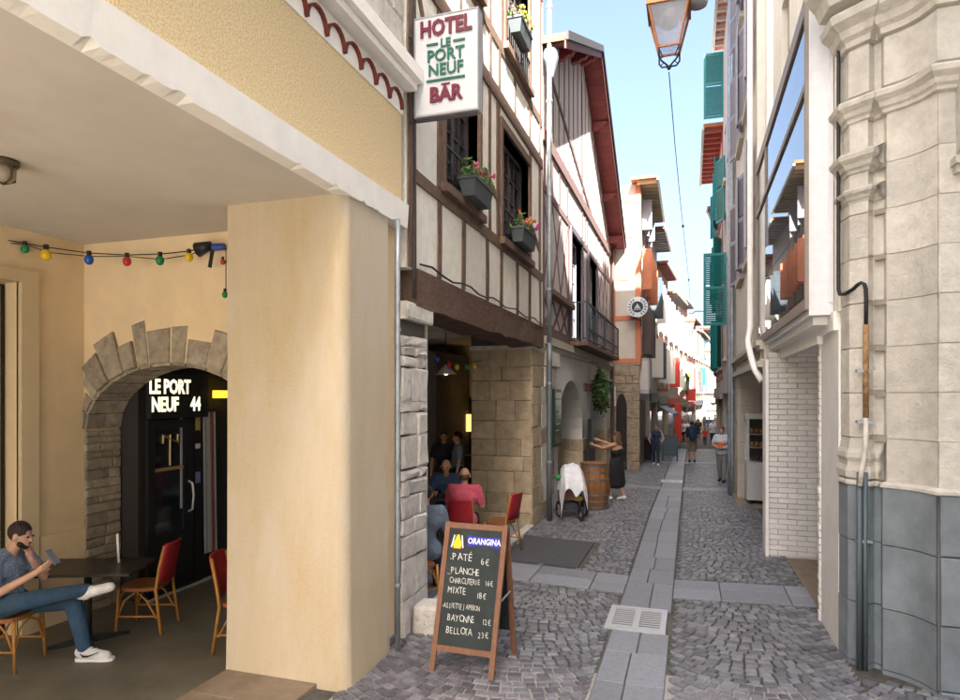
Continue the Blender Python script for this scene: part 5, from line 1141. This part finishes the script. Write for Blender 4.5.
for h,r in ((.03,.285),(.16,.309),(.30,.337),(.62,.342),(.77,.315),(.90,.29)): MB().lathe([(r,h),(r,h+.04)],c,24,caps=False).build('hoop',P('hoop_iron',(.22,.22,.22),.4,.6),bl,True)
MB().lathe([(.26,.925),(.26,.945)],c,24).build('head',oak,bl); MB().lathe([(.30,.952),(.30,.975)],c,24).build('top',oak,bl)
# ---- pram with white cover
pr_=thing('pram','black three wheeled pram covered with a white muslin cloth','pram',onZ(571,519,-.02)); c=pr_.location.copy(); pf=lambda a,b,z: c+RT*a+FW*b+Vector((0,0,z))
def wheel(p,r,ax): 
    w_=thing  # noqa
    o=MB(); N_=18; ax=Vector(ax).normalized(); a=ax.orthogonal().normalized(); b=ax.cross(a); pts=[Vector(p)+(a*math.cos(2*math.pi*k/N_)+b*math.sin(2*math.pi*k/N_))*r for k in range(N_+1)]
    o.tube(pts,.028,6,caps=False); o=o.build('wheel',black_m,pr_,True); s_=MB()
    for k in range(5): s_.tube([p,Vector(p)+(a*math.cos(2*math.pi*k/5)+b*math.sin(2*math.pi*k/5))*r],.011,5)
    s_.build('spoke',greypaint,o)
wheel(pf(-.22,.1,.17),.15,RT+FW*.2); wheel(pf(.30,.25,.17),.15,RT+FW*.2); wheel(pf(.16,-.22,.14),.115,RT+FW*.2)
mb=MB(); mb.tube([pf(-.2,.1,.2),pf(-.17,.0,.5),pf(-.2,.35,.98)],.014,6); mb.tube([pf(.28,.25,.2),pf(.2,.1,.5),pf(.2,.35,.98)],.014,6); mb.tube([pf(.16,-.22,.16),pf(.1,-.1,.35),pf(.0,.1,.45)],.016,6); mb.tube([pf(-.2,.35,.98),pf(.2,.35,.98)],.018,8); mb.tube([pf(-.22,.1,.17),pf(.3,.25,.17)],.012,6); mb.build('frame',black_m,pr_)
mb=MB(); mb.hexa([pf(-.16,-.1,.40),pf(.16,-.1,.40),pf(.16,.3,.42),pf(-.16,.3,.42),pf(-.19,-.15,.62),pf(.19,-.15,.62),pf(.19,.4,.7),pf(-.19,.4,.7)]); mb.build('seat',P('pram_red_cloth',(.22,.09,.08),.8),pr_)
MB().hexa([pf(-.15,-.05,.18),pf(.15,-.05,.18),pf(.15,.3,.18),pf(-.15,.3,.18),pf(-.17,-.05,.32),pf(.17,-.05,.32),pf(.17,.3,.32),pf(-.17,.3,.32)]).build('basket',P('basket_grey',(.06,.06,.07),.7),pr_)
mb=MB(); mb.ball(pf(.12,-.12,.42),(.10,.08,.06),8); mb.build('yellow_bag',P('yellow_cloth',(.4,.3,.05),.8),pr_,True)
# draped muslin
vs_=[];N1,N2=16,14
for i in range(N1+1):
    for j in range(N2+1):
        a=-1+2*i/N1; b=-1+2*j/N2; r2=max(abs(a),abs(b)); 
        z=1.06-.10*abs(a)**2-.08*abs(b)**2; drop=max(0,abs(a)-.62)*.9+max(0,-b-.45)*.75+max(0,b-.75)*.7
        wv=.02*math.sin(9*a+3*b)+.018*math.sin(11*b-4*a); q=pf(a*.27+.02+wv*.5,b*.36+.08-(.05 if b<-.6 else 0)+wv,z-drop*(1+.25*math.sin(5*a+1))+wv); vs_.append(q)
fs=[(i*(N2+1)+j,i*(N2+1)+j+1,(i+1)*(N2+1)+j+1,(i+1)*(N2+1)+j) for i in range(N1) for j in range(N2)]
mb=MB(); mb.add(vs_,fs); ml=mb.build('muslin_cover',cloth('muslin',(.72,.74,.80)),pr_,True); sm=ml.modifiers.new('s','SOLIDIFY'); sm.thickness=.006; sb=ml.modifiers.new('ss','SUBSURF'); sb.levels=1; sb.render_levels=1
MB().ball(pf(-.24,.05,.80),(.06,.05,.06),8).build('green_toy',P('green_toy',(.02,.25,.06),.6),pr_,True)
# ---- bins, further menu boards
for i,(u,v,d) in enumerate(((637,449,27.6),(646,448,27.9))):
    p=onD(u,v,d); x,y=p.x,p.y; z=gz(x,y); t=thing('wheelie_bin',('black wheelie bin tucked against the rubble stone wall','black wheelie bin standing nearer the slate menu board')[i],'bin',(x,y,z),'wheelie bins')
    MB().hexa([(x-.24,y-.24,z+.08),(x+.24,y-.24,z+.08),(x+.24,y+.24,z+.08),(x-.24,y+.24,z+.08),(x-.28,y-.3,z+.95),(x+.28,y-.3,z+.95),(x+.28,y+.28,z+.95),(x-.28,y+.28,z+.95)]).build('body',P('bin_black',(.015,.015,.018),.5),t)
    MB().hexa([(x-.3,y-.33,z+.95),(x+.3,y-.33,z+.95),(x+.3,y+.3,z+.97),(x-.3,y+.3,z+.97),(x-.27,y-.28,z+1.0),(x+.27,y-.28,z+1.0),(x+.27,y+.27,z+1.05),(x-.27,y+.27,z+1.05)]).build('lid',MATS['bin_black'],t)
    for s_ in (-1,1): MB().lathe([(.09,-.02),(.09,.02)],(x+s_*.22,y+.24,z+.09),12,axis='x').build('wheel',black_m,t)
def aboard(label,u,v,d,w_,h,mat,fm):
    p=onD(u,v,d); x,y=p.x,p.y; z=gz(x,y); t=thing('menu_board',label,'menu board',(x,y,z))
    for s_ in (-1,1): MB().bar((x+s_*w_/2,y-.25,z),(x+s_*w_/2,y,z+h),.05,.03,(0,1,.2)).build('leg',fm,t); MB().bar((x+s_*w_/2,y+.25,z),(x+s_*w_/2,y+.03,z+h),.05,.03,(0,1,.2)).build('leg',fm,t)
    MB().hexa([(x-w_/2,y-.20,z+.22),(x+w_/2,y-.20,z+.22),(x+w_/2,y-.18,z+.22),(x-w_/2,y-.18,z+.22),(x-w_/2,y-.03,z+h),(x+w_/2,y-.03,z+h),(x+w_/2,y-.0,z+h),(x-w_/2,y-.0,z+h)]).build('slate',mat,t)
    for i in range(6): zz=z+.4+.13*i; yy=y-.20+.17*(zz-z-.22)/(h-.22)-.008; MB().box(x-w_*.36,x+w_*(.36-.1*(i%3)),yy-.004,yy,zz,zz+.025).build('chalk_line',P('chalk_dim',(.12,.15,.17),.9),t)
aboard('slate menu board standing in the middle of the street',670,447,28.6,.62,1.15,P('slate_green',(.05,.085,.10),.7),P('slate_frame',(.035,.045,.05),.6))
aboard('small dark menu board below an orange crate sign',676.5,425,44,.5,1.0,P('slate_dark',(.04,.04,.06),.7),P('slate_frame2',(.03,.03,.04),.6))
p=onD(676.5,413,44.2); ob=MB().box(p.x-.27,p.x+.27,p.y,p.y+.2,p.z-.15,p.z+.18).build('shop_sign',P('orange_sign',(.5,.25,.04),.6)); tag(ob,'orange shop panel above the small dark menu board','sign')
# ---- white parasol, far square
pc=onD(705,404,60); pz=pc.z; t=thing('parasol','white parasol at the far end of the street','parasol',(pc.x,pc.y,gz(pc.x,pc.y)))
mb=MB(); K=8; R_=1.65
vs_=[(pc.x,pc.y,pz+.15)]+[(pc.x+R_*math.cos(2*math.pi*k/K),pc.y+R_*math.sin(2*math.pi*k/K),pz-.55) for k in range(K)]+[(pc.x+R_*math.cos(2*math.pi*k/K),pc.y+R_*math.sin(2*math.pi*k/K),pz-.72) for k in range(K)]
mb.add(vs_,[(0,1+k,1+(k+1)%K) for k in range(K)]+[(1+k,1+(k+1)%K,9+(k+1)%K,9+k) for k in range(K)]); mb.build('canopy',cloth('parasol',(.75,.74,.72)),t); MB().tube([(pc.x,pc.y,gz(pc.x,pc.y)),(pc.x,pc.y,pz+.15)],.03).build('pole',steel,t)
# end of the street: pale building and trees
EB=thing('quay_building','pale building with rows of windows at the end of the street','building',(5,118,-1.2)); Fe=Ff(116)
eo=[(x,x+.7,z,z+1.3) for x in [2.2+1.25*i for i in range(9)] for z in (-1.2,1.0,3.1)]
facade(EB,Fe,1.5,14,-4,5.2,eo,.2,wA,body=8)
for o_ in eo: window(EB,Fe,o_[0]+.02,o_[1]-.02,o_[2]+.02,o_[3]-.02,-.15,whites,None,1,1,.06)
MB().fbox(Fe,1.3,14.2,-8,.4,5.2,5.6).build('roof',terracotta,EB)
def tree(label,x,y,h,rad,seed):
    random.seed(seed); zb=gz(x,y)-1; t=thing('tree',label,'tree',(x,y,zb),'trees beyond the quay')
    tr=MB(); tr.tube([(x,y,zb),(x+.2,y,zb+h*.3),(x+.1,y,zb+h*.6)],[.35,.25,.12],8)
    cl=[]
    for k in range(14):
        a=random.uniform(0,6.28); q=(x+rad*.7*math.cos(a)*random.random()**.5,y+rad*.7*math.sin(a)*random.random()**.5,zb+h*(.45+.5*random.random())); cl.append((q,rad*random.uniform(.28,.5)))
        tr.tube([(x+.15,y,zb+h*.4),q],[.12,.03],5)
    tr.build('trunk',M('bark',(.10,.075,.05),.9,.3,8,.5,20),t)
    def fn():
        q,r=random.choice(cl); d=Vector((random.gauss(0,1),random.gauss(0,1),random.gauss(0,1))).normalized()*r*random.random()**.35; return (q[0]+d.x,q[1]+d.y,q[2]+d.z*.8)
    leaves(2600,fn,.22,leaf_m,'crown',t)
for i,(x,y,h,r,lab) in enumerate(((4.2,134,13,3.2,'tall rounded tree behind the pale quay building'),(7.5,138,12,3.6,'broad tree behind the right end of the quay building'),(1.5,142,12.5,3,'slim tree behind the left end of the quay building'),(11,136,13,3.5,'leafy tree beside the quay behind the shaded houses'),(5.6,148,14.5,4,'highest tree on the far bank'))): tree(lab,x,y,h,r,i)
random.seed(11)
# ================================================================== PEOPLE
def capsule(mb,a,b,ra,rb,n=10):
    a=Vector(a); b=Vector(b); d=(b-a); L=d.length; d=d/L if L>1e-6 else Vector((0,0,1)); pts=[];rs=[]
    for k in range(4): t=math.pi/2*(1-k/3.0); pts.append(a-d*ra*math.sin(t)); rs.append(max(.002,ra*math.cos(t)))
    for k in range(4): t=math.pi/2*k/3.0; pts.append(b+d*rb*math.sin(t)); rs.append(max(.002,rb*math.cos(t)))
    mb.tube(pts,rs,n)
def blob(prims,vox,mat,name,parent,smooth=4):
    mb=MB()
    for p in prims:
        if p[0]=='c': capsule(mb,*p[1:])
        else: mb.ball(p[1],p[2],12)
    o=bpy.data.objects.new('tmp',mb.mesh(mat)); m=o.modifiers.new('r','REMESH'); m.mode='VOXEL'; m.voxel_size=vox; m.use_smooth_shade=True
    s_=o.modifiers.new('s','SMOOTH'); s_.iterations=smooth; s_.factor=.5
    me=bake(o); bpy.data.objects.remove(o)
    me.materials.clear(); me.materials.append(mat); me.polygons.foreach_set('use_smooth',[True]*len(me.polygons)); return link(name,me,parent,False)
def hand(pr,w,dirv,palmn,s=1.0,curl=.4):
    d=Vector(dirv).normalized(); n=Vector(palmn).normalized(); n=(n-d*n.dot(d)).normalized(); sd_=d.cross(n); w=Vector(w)
    pr.append(('c',w,w+d*.05*s,.022*s,.03*s)); pr.append(('c',w+d*.06*s-sd_*.018*s,w+d*.06*s+sd_*.018*s,.022*s,.022*s))
    for i,(o,l) in enumerate(((-.03,.062),(-.01,.075),(.01,.07),(.03,.055))):
        b=w+d*.085*s+sd_*o*s; k=b+d*l*.5*s+n*curl*.02*s; e=k+(d*(1-curl*.5)+n*curl).normalized()*l*.55*s; pr.append(('c',b,k,.0095*s,.009*s)); pr.append(('c',k,e,.009*s,.0075*s))
    b=w+d*.03*s-sd_*.03*s; k=b-sd_*.03*s+d*.03*s; pr.append(('c',b,k,.012*s,.010*s)); pr.append(('c',k,k+d*.035*s+n*.01*s,.010*s,.008*s))
def person(label,loc,rz,J,cl,H=1.7,vox=.016,group=None,hair='short',hm=None,sk=None,extra=None,name='person',face=True):
    """J: joints in local metres (faces +Y). cl: list of (part name, material, regions, grow)"""
    sk=sk or skin; hm=hm or hair_d; t=thing(name,label,'person',loc,group); t.rotation_euler=(0,0,rz); s=H/1.7; t.scale=(s,s,s)
    V={k:Vector(v) for k,v in J.items()}; g=V.get
    pel,ch,nk,hd=V['pelvis'],V['chest'],V['neck'],V['head']; R_={}
    across=(V['shR']-V['shL']).normalized()
    def torso(e=0):
        return [('c',pel-across*.07,pel+across*.07,.115+e,.115+e),('c',pel,pel.lerp(ch,.55),.115+e,.115+e),('c',ch-across*.07,ch+across*.07,.118+e,.118+e),('c',pel.lerp(ch,.5),ch,.112+e,.122+e),('c',V['shL'].lerp(ch,.1),V['shR'].lerp(ch,.1),.062+e,.062+e)]
    def arm(sd_,e=0,to=1.0):
        a,b,c=V['sh'+sd_],V['el'+sd_],V['wr'+sd_]; L=[('c',a,b,.055+e,.043+e)] if to>=.5 else [('c',a,a.lerp(b,to*2),.056+e,.050+e)]
        if to>.5: L.append(('c',b,b.lerp(c,(to-.5)*2),.042+e,.030+e))
        return L
    def leg(sd_,e=0,to=1.0):
        a,b,c=V['hip'+sd_],V['kn'+sd_],V['an'+sd_]; L=[('c',a,b if to>=.5 else a.lerp(b,to*2),.088+e,(.062 if to>=.5 else .07)+e)]
        if to>.5: L+= [('c',b,b.lerp(c,.35),.060+e,.057+e),('c',b.lerp(c,.35),b.lerp(c,(to-.5)*2),.057+e,.042+e)]
        return L
    def foot(sd_,e=0):
        c=V['an'+sd_]; to=V['toe'+sd_]; d=(to-c); return [('c',c,c+Vector((0,0,-.04)) if abs(d.z)<.1 else c+d*.1,.042+e,.04+e),('c',c+(to-c)*-.15+Vector((0,0,-.035)),to,.040+e,.030+e)]
    pr=torso()+arm('L')+arm('R')+leg('L')+leg('R')+foot('L')+foot('R')+[('c',ch.lerp(nk,.6),nk.lerp(hd,.4),.058,.052)]
    fd=Vector(J.get('face',(0,1,0))).normalized(); up_=Vector((0,0,1)); up_=(up_-fd*up_.dot(fd)).normalized(); sdv=fd.cross(up_)
    pr+=[('b',hd+up_*.02-fd*.01,(.078,.092,.10)),('c',hd-up_*.03+fd*.02,hd-up_*.075+fd*.045,.06,.040),('c',hd+fd*.085,hd+fd*.10-up_*.025,.012,.016),('c',hd+sdv*.078-up_*.02,hd+sdv*.08+up_*.015,.015,.017),('c',hd-sdv*.078-up_*.02,hd-sdv*.08+up_*.015,.015,.017)]
    for sd_,k in (('L',-1),('R',1)):
        e,w=V['el'+sd_],V['wr'+sd_]; hand(pr,w,J.get('hd'+sd_,w-e),J.get('pn'+sd_,Vector((-k,0,0))))
    body=blob(pr,vox,sk,'body',t)
    reg={'torso':lambda e:torso(e),'armL':lambda e:arm('L',e),'armR':lambda e:arm('R',e),'sleeveL':lambda e:arm('L',e,.36),'sleeveR':lambda e:arm('R',e,.36),'legL':lambda e:leg('L',e),'legR':lambda e:leg('R',e),'shortL':lambda e:leg('L',e+.012,.47),'shortR':lambda e:leg('R',e+.012,.47),'footL':lambda e:foot('L',e),'footR':lambda e:foot('R',e),'pelvis':lambda e:[('c',pel-across*.07,pel+across*.07,.118+e,.118+e),('c',pel,pel.lerp(ch,.3),.115+e,.11+e)]}
    for nm,mt,rg,e in cl:
        q=[]
        for r in rg: q+=reg[r](e) if isinstance(r,str) else [r]
        blob(q,vox*1.05,mt,nm,t,2)
    if face:
        for k in (-1,1): MB().ball(hd+sdv*k*.033+fd*.083+up_*.012,.011,8).build('eye',P('eye_dark',(.03,.02,.02),.2),body,True,False)
        MB().bar(hd+fd*.088-up_*.045-sdv*.022,hd+fd*.088-up_*.045+sdv*.022,.008,.012,fd).build('mouth',P('lip',(.30,.10,.09),.5),body,False,False)
    if hair:
        hb=[('b',hd+up_*.035-fd*.022,(.087,.098,.098)),]
        if hair=='long': hb+=[('c',hd-fd*.05+up_*.02,hd-fd*.07-up_*.16,.075,.06),('c',hd-fd*.05+sdv*.04,hd-fd*.04+sdv*.05-up_*.12,.045,.04),('c',hd-fd*.05-sdv*.04,hd-fd*.04-sdv*.05-up_*.12,.045,.04)]
        if hair=='beard': hb+=[('c',hd-up_*.06+fd*.035-sdv*.05,hd-up_*.085+fd*.055,.026,.03),('c',hd-up_*.06+fd*.035+sdv*.05,hd-up_*.085+fd*.055,.026,.03)]
        if hair=='bald': hb=[('b',hd-up_*.01-fd*.035,(.083,.07,.06))]
        blob(hb,vox*.8,hm,'hair',t,2)
    if extra: extra(t,V)
    return t
def stand(stride=.0,armL=(-.24,.02,1.12),wrL=(-.26,.08,.86),armR=(.24,.02,1.12),wrR=(.26,.08,.86),**k):
    J=dict(pelvis=(0,0,.93),chest=(0,0,1.27),neck=(0,-.01,1.45),head=(0,.015,1.585),shL=(-.175,0,1.40),shR=(.175,0,1.40),elL=armL,wrL=wrL,elR=armR,wrR=wrR,
      hipL=(-.085,0,.88),hipR=(.085,0,.88),knL=(-.09,stride*.5+.02,.49),knR=(.09,-stride*.35+.03,.49),anL=(-.09,stride,.085),anR=(.09,-stride,.085+abs(stride)*.12),toeL=(-.10,stride+.15,.03),toeR=(.10,-stride+.15,.03+abs(stride)*.02)); J.update(k); return J
def gp(u,v,d): p=onD(u,v,d); return Vector((p.x,p.y,gz(p.x,p.y)))
def hit(u,v):
    D=5.
    while D<120:
        p=onD(u,v,D)
        if p.z<=gz(p.x,p.y): return Vector((p.x,p.y,gz(p.x,p.y)))
        D+=.02
white_sh=cloth('white_shoe',(.68,.68,.68)); black_c=cloth('black',(.018,.018,.022)); navy=cloth('navy',(.025,.035,.07)); jeans=cloth('jeans',(.035,.075,.13)); grey_c=cloth('grey',(.20,.20,.21)); khaki=cloth('khaki',(.20,.17,.13)); pink=cloth('pink',(.62,.11,.18)); lilac=cloth('lilac',(.40,.30,.36)); pale=cloth('pale',(.55,.58,.64)); denimb=cloth('blue_polo',(.05,.085,.17)); orange_c=cloth('orange',(.55,.10,.02)); slate_c=cloth('slate',(.14,.18,.24)); redc=cloth('red',(.45,.03,.04))
plaid=M('check_shirt',(.16,.22,.34),.9,.9,110,.2,80,c2=(.5,.52,.58),c2s=70,c2a=.8)
# --- man seated with phone (faces along the picture's right)
hp0=onD(10,400,5.73); base=Vector((hp0.x,hp0.y,.004))
def m(f,side,z): return (side,f,z)          # forward, towards left hand (-)/right hand (+) of the sitter, height
J=dict(pelvis=m(-.02,0,.54),chest=m(-.05,0,.86),neck=m(.02,0,1.03),head=m(.10,0,1.145),face=(0,1,-.22),shL=m(-.02,-.17,.98),shR=m(-.02,.17,.98),
 elR=m(.03,.25,.68),wrR=m(.34,.16,.86),elL=m(.16,-.22,.72),wrL=m(.145,-.06,.93),hdL=(.3,-.1,.9),pnL=(0,-1,0),hdR=(-.15,.8,.55),pnR=(-.6,-.3,.7),
 hipL=m(.0,-.09,.52),hipR=m(.0,.09,.54),knL=m(.50,-.10,.53),anL=m(.60,-.10,.10),toeL=m(.80,-.10,.04),knR=m(.34,.30,.66),anR=m(.66,-.02,.66),toeR=m(.86,-.05,.675))
def ex(t,V):
    ph=thing('mobile_phone','dark mobile phone held by the seated man','phone',(0,0,0)); q=t.location+Matrix.Rotation(t.rotation_euler.z,3,'Z')@Vector((.12,.46,.985))
    ph.location=q; ph.rotation_euler=(R(38),0,t.rotation_euler.z); MB().box(-.038,.038,-.006,.006,-.075,.075).build('case',P('phone_case',(.10,.11,.14),.3),ph,world=False); MB().box(-.034,.034,.0062,.007,-.068,.068).build('screen',P('phone_screen',(.2,.22,.28),.1),ph,world=False)
    sw=MB(); 
    for a in range(6): sw.bar((-.148+.0,.60+.03*a,.075-.012*math.sin(a*.6)),(-.148,.63+.03*a,.075-.012*math.sin((a+1)*.6)+(.006*a)),.014,.006,(1,0,0))
person('bearded man in checked shirt and jeans sitting with a phone on the porch',base,R(-90)+YAW,J,[('shirt',plaid,['torso','sleeveL','sleeveR'],.016),('jeans',jeans,['legL','legR','pelvis'],.016),('shoe',white_sh,['footL'],.014),('shoe',white_sh,['footR'],.014)],1.7,.011,None,'beard',hair_d,skin,ex)
sitter=bpy.data.objects['person']; swm=P('shoe_mark',(.02,.02,.025),.5); solem=P('shoe_sole',(.72,.72,.70),.6)
for (hx,hy,hz),dr,nm in (((-.10,.545,.0),Vector((0,1,0)),'L'),):
    pl_=[(-.045,0),(-.05,.06),(-.042,.14),(-.052,.22),(-.045,.29),(-.02,.32),(.02,.32),(.045,.29),(.052,.22),(.045,.14),(.05,.06),(.045,0),(.02,-.02),(-.02,-.02)]
    MB().prism(pl_,lambda u,n,z: Vector((hx+u,hy+z,hz+n)),-.002,.026).build('sole',solem,sitter,False,False)
    sw=[(.045,.082),(.075,.060),(.115,.058),(.165,.074),(.215,.092),(.165,.066),(.115,.046),(.072,.044)]
    MB().prism(sw,lambda u,n,z: Vector((hx+n,hy+u,hz+z)),.035,.058).build('shoe_mark',swm,sitter,False,False)
    lc=MB()
    for k in range(4): lc.tube([(hx-.03,hy+.12+.03*k,.108-.012*k),(hx,hy+.125+.03*k,.118-.014*k),(hx+.03,hy+.12+.03*k,.108-.012*k)],.005,5)
    lc.build('lace',solem,sitter,True,False)
# --- woman in black dress reaching
wl=hit(617,500.5)
def wex(t,V):
    blob([('c',(-.06,0,1.22),(.06,0,1.22),.135,.135),('c',(0,0,1.20),(0,0,.95),.132,.145),('c',(-.075,.01,.93),(-.09,.06,.42),.14,.12),('c',(.075,0,.93),(.09,-.06,.42),.14,.12),('c',(0,0,.92),(0,0,.42),.15,.14)],.016,black_c,'dress',t,3)
    mb=MB(); 
    for s_ in (-1,1): mb.tube([(s_*.09,-.09,1.27),(s_*.09,-.04,1.43),(s_*.085,.09,1.30)],.009,5)
    mb.build('strap',black_c,t,False,False)
    bg_=MB(); bg_.ball((.28,-.02,.86),(.06,.10,.10),10); bg_.build('handbag',P('bag_dark',(.03,.05,.05),.5),t,True,False)
person('woman in a long black dress reaching out her arms beside the barrel',wl,R(72),stand(.14,(-.26,.26,1.30),(-.22,.52,1.36),(.20,.26,1.36),(.12,.52,1.46),face=(0,1,0)),[('shoe',white_sh,['footL'],.008),('shoe',white_sh,['footR'],.008)],1.60,.014,None,'long',hair_b,skin2,wex)
# --- man in navy vest
person('person in dark navy clothes walking with hands near the pockets',hit(656,465),R(180),stand(.16,(-.30,-.02,1.14),(-.24,.10,.98),(.30,-.02,1.14),(.24,.10,.98)),[('trousers',navy,['legL','legR','pelvis'],.014),('sleeves',lilac,['armL','armR'],.012),('vest',navy,['torso'],.02),('shoe',white_sh,['footL'],.01),('shoe',white_sh,['footR'],.01)],1.62,.018,None,'short',hair_b)
# --- backpacker
def bex(t,V):
    o=blob([('b',(0,-.20,1.22),(.17,.12,.28)),('b',(0,-.24,1.06),(.15,.09,.16)),('b',(0,-.19,1.44),(.14,.10,.10))],.018,cloth('backpack',(.015,.04,.075)),'backpack',t); 
    for s_ in (-1,1): MB().tube([(s_*.1,-.1,1.42),(s_*.11,.06,1.46),(s_*.12,.13,1.30),(s_*.14,.0,1.05)],.02,6).build('strap',navy,o,True,False)
person('man in khaki shorts carrying a big navy backpack down the street',hit(692,462.5),R(4),stand(.10,(-.26,.0,1.12),(-.27,.06,.88),(.26,.0,1.12),(.27,.06,.88)),[('shorts',khaki,['shortL','shortR','pelvis'],.014),('shirt',navy,['torso','sleeveL','sleeveR'],.014),('shoe',black_c,['footL'],.01),('shoe',black_c,['footR'],.01)],1.78,.018,None,'short',hair_d,skin2,bex)
# --- man with orange bag by the stall
def oex(t,V): blob([('b',(-.02,.20,1.12),(.15,.09,.12))],.02,orange_c,'orange_bundle',t); blob([('b',(.10,-.06,1.20),(.13,.12,.26))],.02,pale,'shirt_tail',t)
person('man in a pale shirt holding an orange bundle near the stall',hit(722,482),R(165),stand(.18,(-.27,.05,1.14),(-.10,.24,1.08),(.27,.05,1.14),(.12,.24,1.10)),[('trousers',grey_c,['legL','legR','pelvis'],.014),('shirt',pale,['torso','armL','sleeveR'],.02),('shoe',black_c,['footL'],.01),('shoe',black_c,['footR'],.01)],1.66,.018,None,'short',hair_b,skin,oex)
# --- porch customers
def seat_pose(**k):
    J=dict(pelvis=(0,0,.55),chest=(0,.03,.88),neck=(0,.06,1.05),head=(0,.09,1.175),face=(0,1,-.15),shL=(-.18,.03,1.0),shR=(.18,.03,1.0),elL=(-.25,.12,.74),wrL=(-.14,.34,.78),elR=(.25,.12,.74),wrR=(.14,.34,.78),hipL=(-.09,.02,.53),hipR=(.09,.02,.53),knL=(-.12,.44,.52),knR=(.12,.44,.52),anL=(-.12,.44,.09),anR=(.12,.44,.09),toeL=(-.12,.58,.04),toeR=(.12,.58,.04)); J.update(k); return J
def seated(label,loc,rz,top,hair,hm,sk=None,H=1.72):
    return person(label,loc,rz,seat_pose(),[('shirt',top,['torso','sleeveL','sleeveR'],.02),('trousers',navy,['legL','legR','pelvis'],.014),('shoe',black_c,['footL'],.01),('shoe',black_c,['footR'],.01)],H,.018,None,hair,hm,sk)
seated('man in a bright pink shirt seated with his back to the street',Vector((pk.x,pk.y,.02)),R(14),pink,'bald',hair_b)
q=onD(447,400,10.8); seated('man in a blue polo shirt facing the pink shirted man',Vector((q.x,q.y,.02)),R(190),denimb,'bald',hair_d)
q=onD(425,400,7.6); seated('person in slate blue half hidden behind the whitewashed pier',Vector((q.x,q.y,.02)),R(20),slate_c,'short',hair_d)
for b_,(u,d,c_,lab,rz) in enumerate(((458,12.6,slate_c,'waiter in slate shirt standing in the dim porch',R(120)),(444,12.9,black_c,'person in black standing at the back of the porch',R(200)))):
    q=onD(u,400,d); person(lab,Vector((q.x,q.y,.02)),rz,stand(),[('shirt',c_,['torso','sleeveL','sleeveR'],.016),('trousers',black_c,['legL','legR','pelvis'],.014)],1.66,.02,None,'short',hair_d,skin2)
# --- far passers-by
ftops=[pale,redc,navy,lilac,slate_c,pink,black_c,denimb]
far=[(705,446,1.15,redc,jeans,'child in a red top and blue trousers ahead of the backpacker'),(713,447,1.72,pale,navy,'person in a white top standing beyond the stall'),(717,443,1.7,lilac,black_c,'person in lilac near the shaded wall'),(690,437,1.68,lilac,grey_c,'person in lilac walking ahead of the backpacker'),(683,434,1.7,pale,pale,'person in pale clothes strolling past the menu board')]
for i,(u,v,h,tp_,bt,lab) in enumerate(far): person(lab,hit(u,v),R(random.choice([0,180,20,170])),stand(random.choice([.1,.16])),[('top',tp_,['torso','sleeveL','sleeveR'],.02),('trousers',bt,['legL','legR','pelvis'],.014)],h,.026,None,'short',random.choice([hair_d,hair_b]),None,None,'person',False)
for i,(u,v,lab,tp_,bt) in enumerate(((679,441,'person in a slate top walking beyond the slate menu board',slate_c,khaki),(662,439,'person in a pink top by the shop fronts behind the menu board',pink,navy),(698,441,'person in a black top walking towards the square',black_c,jeans),(709,437,'person in a denim blue top near the shaded houses',denimb,grey_c),(686,444,'person in a white top and black trousers left of the backpacker',white_sh,black_c),(667,436,'person in navy top and pale trousers by the red banner',navy,pale))):
    person(lab,hit(u,v),R(random.choice([0,175,15,200])),stand(random.choice([.08,.15])),[('top',tp_,['torso','sleeveL','sleeveR'],.02),('trousers',bt,['legL','legR','pelvis'],.014)],random.uniform(1.6,1.78),.028,None,'short',random.choice([hair_d,hair_b]),None,None,'person',False)
for i,u in enumerate((686,688.5,694,698,700.5,703.5,708,711,715,719,721)):
    v=random.uniform(424,433); c_=ftops[i%8]; l=hit(u,v)
    person('distant passer-by in a %s top and %s trousers near the parasol'%(('pale blue','red','navy','lilac','slate','pink','black','denim blue')[i%8],('navy','grey','khaki')[i%3]),l,R(random.uniform(0,360)),stand(.1),[('top',c_,['torso','sleeveL','sleeveR'],.02),('trousers',[navy,grey_c,khaki][i%3],['legL','legR','pelvis'],.014)],random.uniform(1.6,1.78),.034,'crowd at the end of the street','short',random.choice([hair_d,hair_b]),None,None,'person',False)
bpy.data.scenes.remove(TMP)
